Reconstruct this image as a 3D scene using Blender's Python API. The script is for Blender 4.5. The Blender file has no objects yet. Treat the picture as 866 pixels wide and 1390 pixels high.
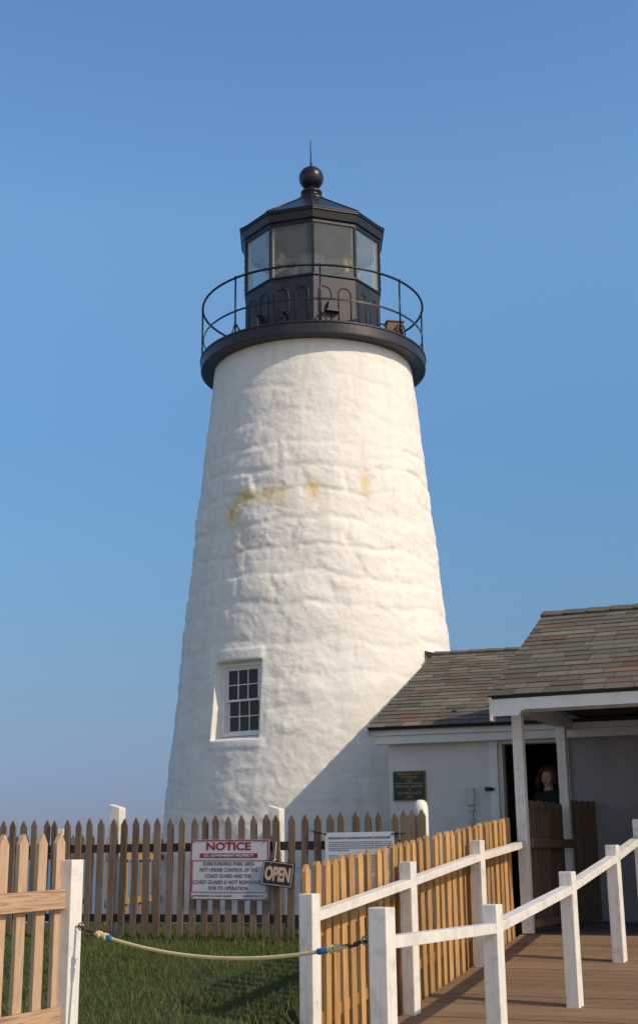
import bpy, bmesh, math, random
import numpy as np
from mathutils import Vector, Matrix, noise
random.seed(7)
rng = np.random.default_rng(7)
R = math.radians
sc = bpy.context.scene
COL = sc.collection

# ------------------------------------------------------------------ camera
cam_d = bpy.data.cameras.new('camera')
cam = bpy.data.objects.new('camera', cam_d)
COL.objects.link(cam)
sc.camera = cam
cam.location = (0.074, -20.349, 1.054)
PIT, ROLL = 16.016, 0.66
cam.rotation_euler = (Matrix.Rotation(R(90 + PIT), 3, 'X') @ Matrix.Rotation(R(-ROLL), 3, 'Z')).to_euler()
cam_d.sensor_fit = 'AUTO'
cam_d.sensor_width = 36
cam_d.lens = 36 * 1790.558 / 1390
cam_d.shift_y = -45 / 1390
cam_d.clip_start = 0.1
cam_d.clip_end = 60000

# ------------------------------------------------------------------ light
SUN_AZ, SUN_EL = 56.5, 38.0          # azimuth measured from -Y towards +X
w = bpy.data.worlds.new('World')
sc.world = w
w.use_nodes = True
nt = w.node_tree
bg = nt.nodes['Background']
sky = nt.nodes.new('ShaderNodeTexSky')
sky.sky_type = 'NISHITA'
sky.sun_disc = False
sky.sun_elevation = R(SUN_EL)
sky.sun_rotation = R(180 - SUN_AZ)
sky.altitude = 10
sky.air_density = 1.0
sky.dust_density = 0.6
sky.ozone_density = 2.5
# clear maritime air: the blue holds down to a dull grey-blue horizon
wtc = nt.nodes.new('ShaderNodeTexCoord')
wsep = nt.nodes.new('ShaderNodeSeparateXYZ')
nt.links.new(wtc.outputs['Generated'], wsep.inputs[0])
wr = nt.nodes.new('ShaderNodeValToRGB')
nt.links.new(wsep.outputs['Z'], wr.inputs[0])
els = wr.color_ramp.elements
stops = ((0.0, (.20, .225, .40)), (.045, (.22, .247, .405)), (.087, (.275, .305, .390)), (.14, (.335, .392, .448)), (.215, (.404, .519, .566)), (.302, (.475, .635, .70)), (.454, (.755, .935, .96)), (.574, (.70, .893, .985)), (1.0, (.80, .92, 1.0)))
els[0].position, els[0].color = stops[0][0], (*stops[0][1], 1)
els[1].position, els[1].color = stops[-1][0], (*stops[-1][1], 1)
for p_, c_ in stops[1:-1]:
    e_ = els.new(p_); e_.color = (*c_, 1)
wm = nt.nodes.new('ShaderNodeMix'); wm.data_type = 'RGBA'; wm.blend_type = 'MULTIPLY'
wm.inputs[0].default_value = 1.0
# towards the sun (behind the camera) the haze is bright and pale
wmr = nt.nodes.new('ShaderNodeMapRange'); wmr.interpolation_type = 'SMOOTHSTEP'
nt.links.new(wsep.outputs['Y'], wmr.inputs['Value'])
wmr.inputs['From Min'].default_value = .62; wmr.inputs['From Max'].default_value = -.25
wt = nt.nodes.new('ShaderNodeMix'); wt.data_type = 'RGBA'
nt.links.new(wmr.outputs[0], wt.inputs[0]); nt.links.new(wr.outputs[0], wt.inputs[6]); wt.inputs[7].default_value = (.80, .70, .64, 1)
nt.links.new(sky.outputs[0], wm.inputs[6]); nt.links.new(wt.outputs[2], wm.inputs[7])
nt.links.new(wm.outputs[2], bg.inputs[0])
bg.inputs[1].default_value = 0.15
sun_d = bpy.data.lights.new('sun', 'SUN')
sun = bpy.data.objects.new('sun', sun_d)
COL.objects.link(sun)
S = Vector((math.sin(R(SUN_AZ)) * math.cos(R(SUN_EL)), -math.cos(R(SUN_AZ)) * math.cos(R(SUN_EL)), math.sin(R(SUN_EL))))
sun.rotation_euler = S.to_track_quat('Z', 'Y').to_euler()
sun.location = S * 60
sun_d.energy = 2.5
sun_d.angle = R(0.5)
sun_d.color = (1.0, 0.82, 0.585)
vs = sc.view_settings
vs.view_transform = 'Standard'
vs.look = 'None'
vs.exposure = 0.42
vs.gamma = 1.0
vs.use_curve_mapping = False

# ------------------------------------------------------------------ materials
def new_mat(name):
    m = bpy.data.materials.new(name)
    m.use_nodes = True
    return m, m.node_tree, m.node_tree.nodes['Principled BSDF']

def N(t, typ, **kw):
    n = t.nodes.new(typ)
    for k, v in kw.items():
        if k in n.inputs.keys() if isinstance(k, str) else False:
            n.inputs[k].default_value = v
        else:
            setattr(n, k, v)
    return n

def ramp(t, src, stops):
    n = t.nodes.new('ShaderNodeValToRGB')
    cr = n.color_ramp
    while len(cr.elements) > 1:
        cr.elements.remove(cr.elements[-1])
    for i, (p, c) in enumerate(stops):
        e = cr.elements[0] if i == 0 else cr.elements.new(p)
        e.position = p
        e.color = (*c, 1) if len(c) == 3 else c
    t.links.new(src, n.inputs[0])
    return n

def mixc(t, fac, a, b, blend='MIX'):
    n = t.nodes.new('ShaderNodeMix')
    n.data_type = 'RGBA'
    n.blend_type = blend
    for sock, v in ((n.inputs[0], fac), (n.inputs[6], a), (n.inputs[7], b)):
        if hasattr(v, 'links'):
            t.links.new(v, sock)
        elif isinstance(v, (int, float)):
            sock.default_value = v
        else:
            sock.default_value = (*v, 1)
    return n.outputs[2]

def objcoord(t, scale=(1, 1, 1), rand=False):
    tc = t.nodes.new('ShaderNodeTexCoord')
    mp = t.nodes.new('ShaderNodeMapping')
    t.links.new(tc.outputs['Object'], mp.inputs['Vector'])
    mp.inputs['Scale'].default_value = scale
    if rand:
        oi = t.nodes.new('ShaderNodeObjectInfo')
        mul = t.nodes.new('ShaderNodeVectorMath'); mul.operation = 'SCALE'
        mul.inputs[0].default_value = (37, 61, 23)
        t.links.new(oi.outputs['Random'], mul.inputs['Scale'])
        t.links.new(mul.outputs[0], mp.inputs['Location'])
    return mp.outputs[0]

def noise_tex(t, vec, scale, detail=4, rough=.55, dist=0):
    n = t.nodes.new('ShaderNodeTexNoise')
    n.inputs['Scale'].default_value = scale
    n.inputs['Detail'].default_value = detail
    n.inputs['Roughness'].default_value = rough
    n.inputs['Distortion'].default_value = dist
    t.links.new(vec, n.inputs['Vector'])
    return n.outputs['Fac']

def bump(t, bsdf, height, strength=.3, dist=.01, chain=None):
    b = t.nodes.new('ShaderNodeBump')
    b.inputs['Strength'].default_value = strength
    b.inputs['Distance'].default_value = dist
    t.links.new(height, b.inputs['Height'])
    if chain: t.links.new(chain, b.inputs['Normal'])
    t.links.new(b.outputs[0], bsdf.inputs['Normal'])
    return b.outputs[0]

def mat_paint(name, col, rough=.55, wear=None, wear_amt=.35, scale=6, bumpy=.15, spec=.4):
    m, t, b = new_mat(name)
    v = objcoord(t, (1, 1, 1), True)
    n1 = noise_tex(t, v, scale, 6, .65)
    c2 = wear or tuple(x * .8 for x in col)
    r1 = ramp(t, n1, [(.42, (0, 0, 0)), (.75, (wear_amt,) * 3)])
    c = mixc(t, r1.outputs[0], col, c2)
    t.links.new(c, b.inputs['Base Color'])
    b.inputs['Roughness'].default_value = rough
    b.inputs['Specular IOR Level'].default_value = spec
    n2 = noise_tex(t, v, 60, 4, .6)
    bump(t, b, n2, bumpy, .004)
    return m

def mat_white_wood(name, col=(.80, .78, .74), grain=(40, 40, 3)):
    # brushed white paint over timber: faint grain, scuffs and grime
    m, t, b = new_mat(name)
    v = objcoord(t, (1, 1, 1), True)
    vg = objcoord(t, grain, True)
    g = noise_tex(t, vg, 1.0, 3, .6)
    n1 = noise_tex(t, v, 9, 7, .7)
    r1 = ramp(t, n1, [(.50, (0, 0, 0)), (.66, (.45,) * 3), (.72, (.85,) * 3)])
    c = mixc(t, r1.outputs[0], col, (.47, .42, .36))
    n3 = noise_tex(t, objcoord(t, (14, 14, 5), True), 2.0, 6, .7)
    r3 = ramp(t, n3, [(.66, (0, 0, 0)), (.70, (.8,) * 3)])
    c = mixc(t, r3.outputs[0], c, (.36, .29, .22))
    r2 = ramp(t, g, [(.35, (.90, .90, .90)), (.6, (1, 1, 1))])
    c = mixc(t, 1.0, c, r2.outputs[0], 'MULTIPLY')
    t.links.new(c, b.inputs['Base Color'])
    b.inputs['Roughness'].default_value = .5
    n2 = noise_tex(t, v, 45, 5, .65)
    bump(t, b, mixc(t, .5, g, n2), .35, .006)
    return m

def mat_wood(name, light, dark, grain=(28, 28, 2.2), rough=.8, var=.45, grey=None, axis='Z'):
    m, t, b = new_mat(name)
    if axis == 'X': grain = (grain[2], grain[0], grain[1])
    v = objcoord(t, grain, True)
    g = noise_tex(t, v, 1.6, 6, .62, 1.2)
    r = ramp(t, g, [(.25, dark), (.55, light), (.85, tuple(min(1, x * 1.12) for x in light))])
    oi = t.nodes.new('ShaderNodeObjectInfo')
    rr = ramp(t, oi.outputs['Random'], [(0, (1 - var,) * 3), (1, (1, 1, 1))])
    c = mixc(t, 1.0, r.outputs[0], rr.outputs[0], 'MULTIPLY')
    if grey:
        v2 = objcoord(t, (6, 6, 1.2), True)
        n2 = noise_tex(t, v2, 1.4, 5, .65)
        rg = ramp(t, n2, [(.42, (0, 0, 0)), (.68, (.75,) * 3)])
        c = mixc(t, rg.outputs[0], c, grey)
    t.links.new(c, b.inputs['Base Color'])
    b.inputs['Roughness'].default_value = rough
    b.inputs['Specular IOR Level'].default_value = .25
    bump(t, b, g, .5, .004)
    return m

def mat_plain(name, col, rough=.5, metal=0, spec=.5):
    m, t, b = new_mat(name)
    v = objcoord(t)
    n1 = noise_tex(t, v, 14, 4, .6)
    r1 = ramp(t, n1, [(.3, tuple(x * .85 for x in col)), (.7, tuple(min(1, x * 1.1) for x in col))])
    t.links.new(r1.outputs[0], b.inputs['Base Color'])
    b.inputs['Roughness'].default_value = rough
    b.inputs['Metallic'].default_value = metal
    b.inputs['Specular IOR Level'].default_value = spec
    return m

def mat_tower():
    m, t, b = new_mat('whitewashed_masonry')
    v = objcoord(t)
    n1 = noise_tex(t, v, 1.3, 6, .62)
    r1 = ramp(t, n1, [(.30, (.76, .745, .715)), (.52, (.83, .81, .775)), (.72, (.74, .715, .67))])
    vs_ = objcoord(t, (5, 5, .5))
    n2 = noise_tex(t, vs_, 1.2, 5, .6)                      # vertical rain streaks
    r2 = ramp(t, n2, [(.50, (0, 0, 0)), (.76, (.42,) * 3)])
    c = mixc(t, r2.outputs[0], r1.outputs[0], (.62, .585, .51))
    # rust coloured stains where water has run out of the masonry
    tc = t.nodes.new('ShaderNodeTexCoord')
    total = None
    nz = noise_tex(t, objcoord(t, (9, 9, 3)), 1.3, 6, .72, .6)
    nzr = ramp(t, nz, [(.32, (.30, .30, .30)), (.58, (1, 1, 1))])
    for (px, py, pz, sx, sz, amt) in ((-1.20, -1.44, 5.96, .22, .26, 1.0), (-1.00, -1.57, 6.17, .30, .18, .9), (-.66, -1.72, 6.17, .24, .24, .6), (-.44, -1.80, 6.13, .16, .30, .5),
                                      (.00, -1.846, 6.22, .17, .24, .85), (.77, -1.68, 6.33, .13, .30, .7), (-1.05, -1.52, 5.55, .40, .4, .25)):
        sub = t.nodes.new('ShaderNodeVectorMath'); sub.operation = 'SUBTRACT'
        sub.inputs[1].default_value = (px, py, pz)
        t.links.new(tc.outputs['Object'], sub.inputs[0])
        ml = t.nodes.new('ShaderNodeVectorMath'); ml.operation = 'MULTIPLY'
        ml.inputs[1].default_value = (1 / sx, 1 / sx, 1 / sz)
        t.links.new(sub.outputs[0], ml.inputs[0])
        ln = t.nodes.new('ShaderNodeVectorMath'); ln.operation = 'LENGTH'
        t.links.new(ml.outputs[0], ln.inputs[0])
        rr = ramp(t, ln.outputs['Value'], [(.10, (amt,) * 3), (.5, (amt * .55,) * 3), (1.0, (0, 0, 0))])
        if total is None: total = rr.outputs[0]
        else: total = mixc(t, 1.0, total, rr.outputs[0], 'ADD')
    fac = mixc(t, 1.0, total, nzr.outputs[0], 'MULTIPLY')
    c = mixc(t, fac, c, (.72, .49, .08))
    t.links.new(c, b.inputs['Base Color'])
    b.inputs['Roughness'].default_value = .8
    b.inputs['Specular IOR Level'].default_value = .25
    f1 = noise_tex(t, v, 16, 8, .68)
    h1 = bump(t, b, f1, .6, .016)
    f2 = noise_tex(t, v, 5, 5, .6, .8)
    bump(t, b, f2, .22, .035, h1)
    return m

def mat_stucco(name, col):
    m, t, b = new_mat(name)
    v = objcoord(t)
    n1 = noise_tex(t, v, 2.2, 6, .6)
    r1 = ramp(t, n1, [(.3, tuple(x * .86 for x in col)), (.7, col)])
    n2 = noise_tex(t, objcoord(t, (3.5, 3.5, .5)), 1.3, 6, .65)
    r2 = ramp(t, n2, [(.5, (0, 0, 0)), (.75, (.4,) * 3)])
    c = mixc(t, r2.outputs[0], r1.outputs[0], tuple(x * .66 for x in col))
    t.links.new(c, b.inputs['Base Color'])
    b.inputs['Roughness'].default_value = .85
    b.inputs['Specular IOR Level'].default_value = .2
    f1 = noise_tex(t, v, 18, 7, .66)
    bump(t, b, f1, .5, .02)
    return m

def mat_shingle():
    m, t, b = new_mat('asphalt_shingle')
    at = t.nodes.new('ShaderNodeVertexColor'); at.layer_name = 'Col'
    n1 = noise_tex(t, objcoord(t), 90, 3, .7)
    r1 = ramp(t, n1, [(.3, (.66,) * 3), (.7, (1.25,) * 3)])
    n2 = noise_tex(t, objcoord(t), 1.1, 4, .6)
    r2 = ramp(t, n2, [(.3, (.82, .84, .86)), (.7, (1.1, 1.08, 1.04))])
    c = mixc(t, 1.0, at.outputs[0], r1.outputs[0], 'MULTIPLY')
    c = mixc(t, 1.0, c, r2.outputs[0], 'MULTIPLY')
    t.links.new(c, b.inputs['Base Color'])
    b.inputs['Roughness'].default_value = .92
    b.inputs['Specular IOR Level'].default_value = .15
    bump(t, b, n1, .5, .004)
    return m

def mat_glass(name, tint=(.93, .96, .95), gloss=1.0, film=.12):
    m, t, b = new_mat(name)
    t.nodes.remove(b)
    out = t.nodes['Material Output']
    tr = t.nodes.new('ShaderNodeBsdfTransparent'); tr.inputs[0].default_value = (*tint, 1)
    gl = t.nodes.new('ShaderNodeBsdfGlossy'); gl.inputs['Roughness'].default_value = .03
    gl.inputs['Color'].default_value = (.9, .9, .9, 1)
    fr = t.nodes.new('ShaderNodeFresnel'); fr.inputs[0].default_value = 1.5
    n1 = noise_tex(t, objcoord(t), 5, 5, .6)
    df = t.nodes.new('ShaderNodeBsdfDiffuse'); df.inputs[0].default_value = (.55, .58, .56, 1)
    r1 = ramp(t, n1, [(.3, (film * .6,) * 3), (.7, (film,) * 3)])       # salt film on the panes
    mx0 = t.nodes.new('ShaderNodeMixShader')
    t.links.new(r1.outputs[0], mx0.inputs[0]); t.links.new(tr.outputs[0], mx0.inputs[1]); t.links.new(df.outputs[0], mx0.inputs[2])
    mx = t.nodes.new('ShaderNodeMixShader')
    ff = t.nodes.new('ShaderNodeMath'); ff.operation = 'MULTIPLY'; ff.inputs[1].default_value = gloss
    t.links.new(fr.outputs[0], ff.inputs[0])
    t.links.new(ff.outputs[0], mx.inputs[0]); t.links.new(mx0.outputs[0], mx.inputs[1]); t.links.new(gl.outputs[0], mx.inputs[2])
    t.links.new(mx.outputs[0], out.inputs[0])
    return m

def mat_ground():
    m, t, b = new_mat('lawn_soil')
    v = objcoord(t)
    n1 = noise_tex(t, v, 3.5, 7, .65)
    r1 = ramp(t, n1, [(.3, (.030, .042, .012)), (.55, (.045, .065, .016)), (.75, (.075, .075, .03))])
    t.links.new(r1.outputs[0], b.inputs['Base Color'])
    b.inputs['Roughness'].default_value = .95
    bump(t, b, noise_tex(t, v, 40, 6, .7), .8, .03)
    return m

def mat_grass():
    m, t, b = new_mat('grass_blade')
    at = t.nodes.new('ShaderNodeVertexColor'); at.layer_name = 'Col'
    t.links.new(at.outputs[0], b.inputs['Base Color'])
    b.inputs['Roughness'].default_value = .6
    b.inputs['Specular IOR Level'].default_value = .3
    return m

def mat_water():
    m, t, b = new_mat('sea_water')
    v = objcoord(t, (1, .35, 1))
    n1 = noise_tex(t, v, .02, 6, .6)
    r1 = ramp(t, n1, [(.3, (.035, .10, .17)), (.7, (.05, .13, .21))])
    t.links.new(r1.outputs[0], b.inputs['Base Color'])
    b.inputs['Roughness'].default_value = .35
    bump(t, b, noise_tex(t, v, .6, 6, .6), .35, .4)
    return m

def mat_skin(name, col):
    m, t, b = new_mat(name)
    n1 = noise_tex(t, objcoord(t), 18, 4, .6)
    r1 = ramp(t, n1, [(.3, tuple(x * .88 for x in col)), (.7, col)])
    t.links.new(r1.outputs[0], b.inputs['Base Color'])
    b.inputs['Roughness'].default_value = .5
    b.inputs['Subsurface Weight'].default_value = .08
    return m

M = {}
M['tower'] = mat_tower()
M['iron'] = mat_paint('black_iron_paint', (.010, .011, .018), .34, (.022, .021, .028), .6, 5, .25, .45)
M['iron_grey'] = mat_paint('weathered_black_iron', (.017, .017, .027), .42, (.050, .044, .046), .6, 4, .3, .45)
M['white_metal'] = mat_paint('white_sash_paint', (.74, .75, .74), .5)
M['white'] = mat_white_wood('white_painted_timber')
M['white_rail'] = mat_white_wood('white_painted_rail', grain=(9, 9, 9))
M['trim'] = mat_paint('white_trim_paint', (.80, .79, .78), .5, (.55, .53, .5), .35, 4)
M['stucco'] = mat_stucco('white_rendered_wall', (.80, .79, .77))
M['shade_grey_wall'] = mat_stucco('shade_toned_grey_render', (.36, .355, .40))  # darker copy of the house render, porch shade put into the colour
M['shade_grey_floor'] = mat_paint('shade_toned_grey_floor', (.10, .105, .125), .6, (.14, .13, .13), .6, 4)  # deck under the porch roof, its shade put into the colour
M['shingle'] = mat_shingle()
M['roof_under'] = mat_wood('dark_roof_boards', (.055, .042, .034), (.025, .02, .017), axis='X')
M['old_wood'] = mat_wood('weathered_picket', (.245, .168, .12), (.105, .067, .047), grey=(.225, .187, .162))
M['old_rail'] = mat_wood('weathered_rail', (.10, .064, .046), (.045, .029, .022), grey=(.12, .095, .082), axis='X')
M['gold_wood'] = mat_wood('new_cedar_picket', (.62, .37, .155), (.33, .165, .06), var=.42, grain=(26, 26, 2))
M['tan_wood'] = mat_wood('tan_pine_picket', (.60, .43, .29), (.37, .24, .145), var=.25, grain=(30, 30, 3))
M['tan_rail'] = mat_wood('figured_pine_rail', (.50, .34, .22), (.15, .085, .05), var=.0, grain=(26, 26, 1.6), axis='X')
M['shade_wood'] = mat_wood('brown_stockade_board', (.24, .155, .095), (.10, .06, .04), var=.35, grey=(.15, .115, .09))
M['deck'] = mat_wood('deck_board', (.28, .185, .115), (.17, .108, .065), var=.25, grain=(30, 30, 2), axis='X')
M['ground'] = mat_ground()
M['grass'] = mat_grass()
M['water'] = mat_water()
M['bounce_ground'] = mat_stucco('pale_bounce_ground', (.46, .42, .36))  # pale unseen ground behind the camera, added to bounce fill light
M['rock'] = mat_stucco('shore_ledge', (.20, .18, .16))
M['glass'] = mat_glass('lantern_glass', (.95, .975, .96), gloss=.5, film=.125)
M['dark_glass'] = mat_plain('dark_window_glass', (.022, .023, .030), .12, 0, .25)
M['ceiling'] = mat_paint('lantern_ceiling_paint', (.84, .84, .80), .6)
M['cream'] = mat_paint('cream_bar_paint', (.70, .66, .55), .5, (.45, .36, .25), .6, 9)
M['lens'] = mat_glass('fresnel_glass', (.70, .90, .80), film=.55)
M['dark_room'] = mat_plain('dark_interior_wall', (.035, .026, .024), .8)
M['dark_door'] = mat_wood('dark_panelled_door', (.045, .028, .022), (.022, .015, .012))
M['sign_white'] = mat_paint('sign_white_enamel', (.60, .60, .65), .4, (.50, .50, .54), .4, 4, .05)
M['sign_red'] = mat_plain('sign_red_enamel', (.30, .012, .022), .45)
M['sign_text'] = mat_plain('sign_black_text', (.05, .022, .028), .5)
M['sign_black'] = mat_plain('sign_black_board', (.012, .012, .013), .4)
M['open_text'] = mat_plain('faded_cream_lettering', (.62, .42, .29), .6)
M['sign_border'] = mat_plain('pale_border_line', (.5, .5, .5), .5)
M['plaque_green'] = mat_plain('plaque_green_paint', (.008, .032, .020), .45)
M['plaque_gold'] = mat_plain('plaque_gold_lettering', (.42, .28, .06), .4, .3)
M['board_white'] = mat_paint('notice_board_white', (.66, .70, .76), .5, (.55, .58, .64), .5, 3, .05)
M['board_text'] = mat_plain('notice_board_print', (.10, .12, .16), .6)
M['rope'] = mat_paint('yellow_rope_fibre', (.66, .58, .33), .8, (.45, .38, .2), .6, 30, .5)
M['rope_blue'] = mat_plain('blue_tape', (.012, .14, .42), .5)
M['rope_dark'] = mat_plain('dark_twine', (.07, .04, .03), .8)
M['steel'] = mat_plain('galvanised_steel', (.35, .33, .30), .4, .8)
M['cord'] = mat_plain('black_cord', (.012, .012, .012), .6)
M['string'] = mat_plain('white_string', (.6, .57, .52), .8)
M['conduit'] = mat_paint('grey_painted_conduit', (.60, .60, .61), .5)
M['box_brown'] = mat_wood('brown_box_board', (.25, .17, .115), (.13, .09, .065))
M['skin'] = mat_skin('fair_skin', (.56, .34, .26))
M['hair_red'] = mat_plain('auburn_hair', (.11, .042, .022), .5)
M['hair_brown'] = mat_plain('brown_hair', (.12, .06, .03), .5)
M['hair_blond'] = mat_plain('blond_hair', (.52, .36, .17), .5)
M['cloth_black'] = mat_plain('black_cloth', (.015, .014, .016), .9)
M['cloth_navy'] = mat_plain('navy_cloth', (.02, .024, .05), .9)
M['cloth_red'] = mat_plain('red_cloth', (.45, .06, .06), .9)
M['cloth_blue'] = mat_plain('blue_cloth', (.10, .16, .28), .9)
M['eye'] = mat_plain('eye_dark', (.03, .02, .018), .2)
M['lips'] = mat_plain('lip_tone', (.36, .12, .10), .5)

# ------------------------------------------------------------------ mesh helpers
def origin(o):
    v = Vector((0, 0, 0))
    while o is not None:
        v += Vector(o.location)
        o = o.parent
    return v

def link(o, parent=None):
    COL.objects.link(o)
    if parent is not None: o.parent = parent
    return o

def thing(name, label, cat, loc=(0, 0, 0), group=None):
    o = bpy.data.objects.new(name, None)
    o.location = loc
    o.empty_display_size = .2
    COL.objects.link(o)
    o['label'] = label; o['category'] = cat
    if group: o['group'] = group
    return o

def tag(o, label, cat, group=None, kind=None):
    o['label'] = label; o['category'] = cat
    if group: o['group'] = group
    if kind: o['kind'] = kind
    return o

class MB:
    def __init__(s):
        s.bm = bmesh.new()
    def _apply(s, verts, mat):
        if mat is not None:
            for v in verts: v.co = mat @ v.co
    def box(s, size, mat=None, bevel=0, center=(0, 0, 0)):
        r = bmesh.ops.create_cube(s.bm, size=1)
        vs_ = r['verts']
        for v in vs_:
            v.co = Vector((v.co.x * size[0] + center[0], v.co.y * size[1] + center[1], v.co.z * size[2] + center[2]))
        s._apply(vs_, mat)
        if bevel:
            es = list({e for v in vs_ for e in v.link_edges})
            bmesh.ops.bevel(s.bm, geom=es, offset=bevel, segments=2, profile=.6, affect='EDGES')
        return s
    def poly(s, pts2, depth, mat=None, bevel=0):
        # outline in local XZ, extruded along local Y from -depth/2 to depth/2
        n = len(pts2)
        a = [s.bm.verts.new((x, -depth / 2, z)) for x, z in pts2]
        b = [s.bm.verts.new((x, depth / 2, z)) for x, z in pts2]
        fs = [s.bm.faces.new(a), s.bm.faces.new(b[::-1])]
        for i in range(n):
            j = (i + 1) % n
            fs.append(s.bm.faces.new((a[j], a[i], b[i], b[j])))
        s._apply(a + b, mat)
        bmesh.ops.recalc_face_normals(s.bm, faces=fs)
        return s
    def hexa(s, p):   # 8 world corners: bottom ring 4, top ring 4
        v = [s.bm.verts.new(q) for q in p]
        fs = [s.bm.faces.new([v[i] for i in f]) for f in ((3, 2, 1, 0), (4, 5, 6, 7), (0, 1, 5, 4), (1, 2, 6, 5), (2, 3, 7, 6), (3, 0, 4, 7))]
        bmesh.ops.recalc_face_normals(s.bm, faces=fs)
        return s
    def tube(s, pts, r, seg=8, closed=False):
        pts = [Vector(p) for p in pts]
        n = len(pts)
        rings = []
        up = Vector((0, 0, 1))
        prev = None
        for i, p in enumerate(pts):
            if closed: d = pts[(i + 1) % n] - pts[i - 1]
            else: d = pts[min(i + 1, n - 1)] - pts[max(i - 1, 0)]
            d.normalize()
            ref = up if abs(d.z) < .95 else Vector((1, 0, 0))
            if prev is None: x = d.cross(ref).normalized()
            else:
                x = (prev - d * prev.dot(d)).normalized()
            prev = x
            y = d.cross(x)
            rr = r[i] if isinstance(r, (list, tuple)) else r
            rings.append([s.bm.verts.new(p + (x * math.cos(2 * math.pi * k / seg) + y * math.sin(2 * math.pi * k / seg)) * rr) for k in range(seg)])
        m = n if closed else n - 1
        fs = []
        for i in range(m):
            A, B = rings[i], rings[(i + 1) % n]
            for k in range(seg):
                f = s.bm.faces.new((A[k], A[(k + 1) % seg], B[(k + 1) % seg], B[k])); f.smooth = True; fs.append(f)
        if not closed:
            fs.append(s.bm.faces.new(rings[0][::-1])); fs.append(s.bm.faces.new(rings[-1]))
        bmesh.ops.recalc_face_normals(s.bm, faces=fs)
        return s
    def lathe(s, prof, seg=48, ang0=0, smooth=True, cap=True, center=(0, 0)):
        rings = []
        for r, z in prof:
            rings.append([s.bm.verts.new((center[0] + r * math.sin(ang0 + 2 * math.pi * k / seg), center[1] - r * math.cos(ang0 + 2 * math.pi * k / seg), z)) for k in range(seg)])
        fs = []
        for A, B in zip(rings, rings[1:]):
            for k in range(seg):
                f = s.bm.faces.new((A[k], A[(k + 1) % seg], B[(k + 1) % seg], B[k])); f.smooth = smooth; fs.append(f)
        if cap:
            fs.append(s.bm.faces.new(rings[0][::-1])); fs.append(s.bm.faces.new(rings[-1]))
        bmesh.ops.recalc_face_normals(s.bm, faces=fs)
        return s
    def sphere(s, c, r, seg=24, sc_=(1, 1, 1)):
        q = bmesh.ops.create_uvsphere(s.bm, u_segments=seg, v_segments=max(8, seg // 2), radius=r)
        for v in q['verts']:
            v.co = Vector((v.co.x * sc_[0], v.co.y * sc_[1], v.co.z * sc_[2])) + Vector(c)
            for f in v.link_faces: f.smooth = True
        return s
    def build(s, name, mat, parent=None, local=None):
        """geometry given in world space; local = location of a new origin"""
        o0 = origin(parent)
        base = o0 if local is None else Vector(local)
        for v in s.bm.verts: v.co -= base
        me = bpy.data.meshes.new(name)
        s.bm.to_mesh(me); s.bm.free()
        me.materials.append(mat)
        o = bpy.data.objects.new(name, me)
        link(o, parent)
        if local is not None: o.location = base - o0
        return o

def frame(o, xdir, zdir=(0, 0, 1)):
    """matrix: local x along xdir, local z up, y = z cross x (points away from viewer for walls drawn left to right)"""
    x = Vector(xdir).normalized(); z = Vector(zdir).normalized(); y = z.cross(x).normalized(); z = x.cross(y)
    m = Matrix((x, y, z)).transposed().to_4x4()
    m.translation = Vector(o)
    return m

def text_mesh(txt, width, height, depth=.002, bold=.0):
    cu = bpy.data.curves.new('lettering', 'FONT')
    cu.body = txt
    cu.size = 1
    cu.extrude = .01
    cu.offset = bold
    cu.resolution_u = 3
    ob = bpy.data.objects.new('lettering_tmp', cu)
    COL.objects.link(ob)
    bpy.context.view_layer.update()
    dg = bpy.context.evaluated_depsgraph_get()
    me = bpy.data.meshes.new_from_object(ob.evaluated_get(dg))
    bpy.data.objects.remove(ob); bpy.data.curves.remove(cu)
    co = np.array([v.co[:] for v in me.vertices])
    mn, mx = co.min(0), co.max(0)
    sx = width / (mx[0] - mn[0]) if width else height / (mx[1] - mn[1])
    sy = height / (mx[1] - mn[1])
    for v in me.vertices:
        x, y, z = v.co
        # local: x right, z up, y towards the back
        v.co = ((x - (mn[0] + mx[0]) / 2) * sx, -depth if z > 0 else 0.0, (y - (mn[1] + mx[1]) / 2) * sy)
    return me

def add_texts(rows, mat, name, parent, m):
    """rows: (text, cx, cz, width, height, bold); joined in one lettering mesh placed by matrix m"""
    if len(rows) > 1:
        for r_ in rows: add_texts([r_], mat, name, parent, m)
        return
    bm = bmesh.new()
    for (txt, cx, cz, wd, ht, bold) in rows:
        me = text_mesh(txt, wd, ht, .0015, bold)
        for v in me.vertices: v.co = m @ (v.co + Vector((cx, 0, cz)))
        bm.from_mesh(me)
        bpy.data.meshes.remove(me)
    o0 = origin(parent)
    for v in bm.verts: v.co -= o0
    bmesh.ops.recalc_face_normals(bm, faces=bm.faces)
    me = bpy.data.meshes.new(name)
    bm.to_mesh(me); bm.free()
    me.materials.append(mat)
    o = bpy.data.objects.new(name, me)
    return link(o, parent)

def fbm(x, y, z, o=4):
    return noise.fractal(Vector((x, y, z)), 1.0, 2.0, o)

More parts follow.
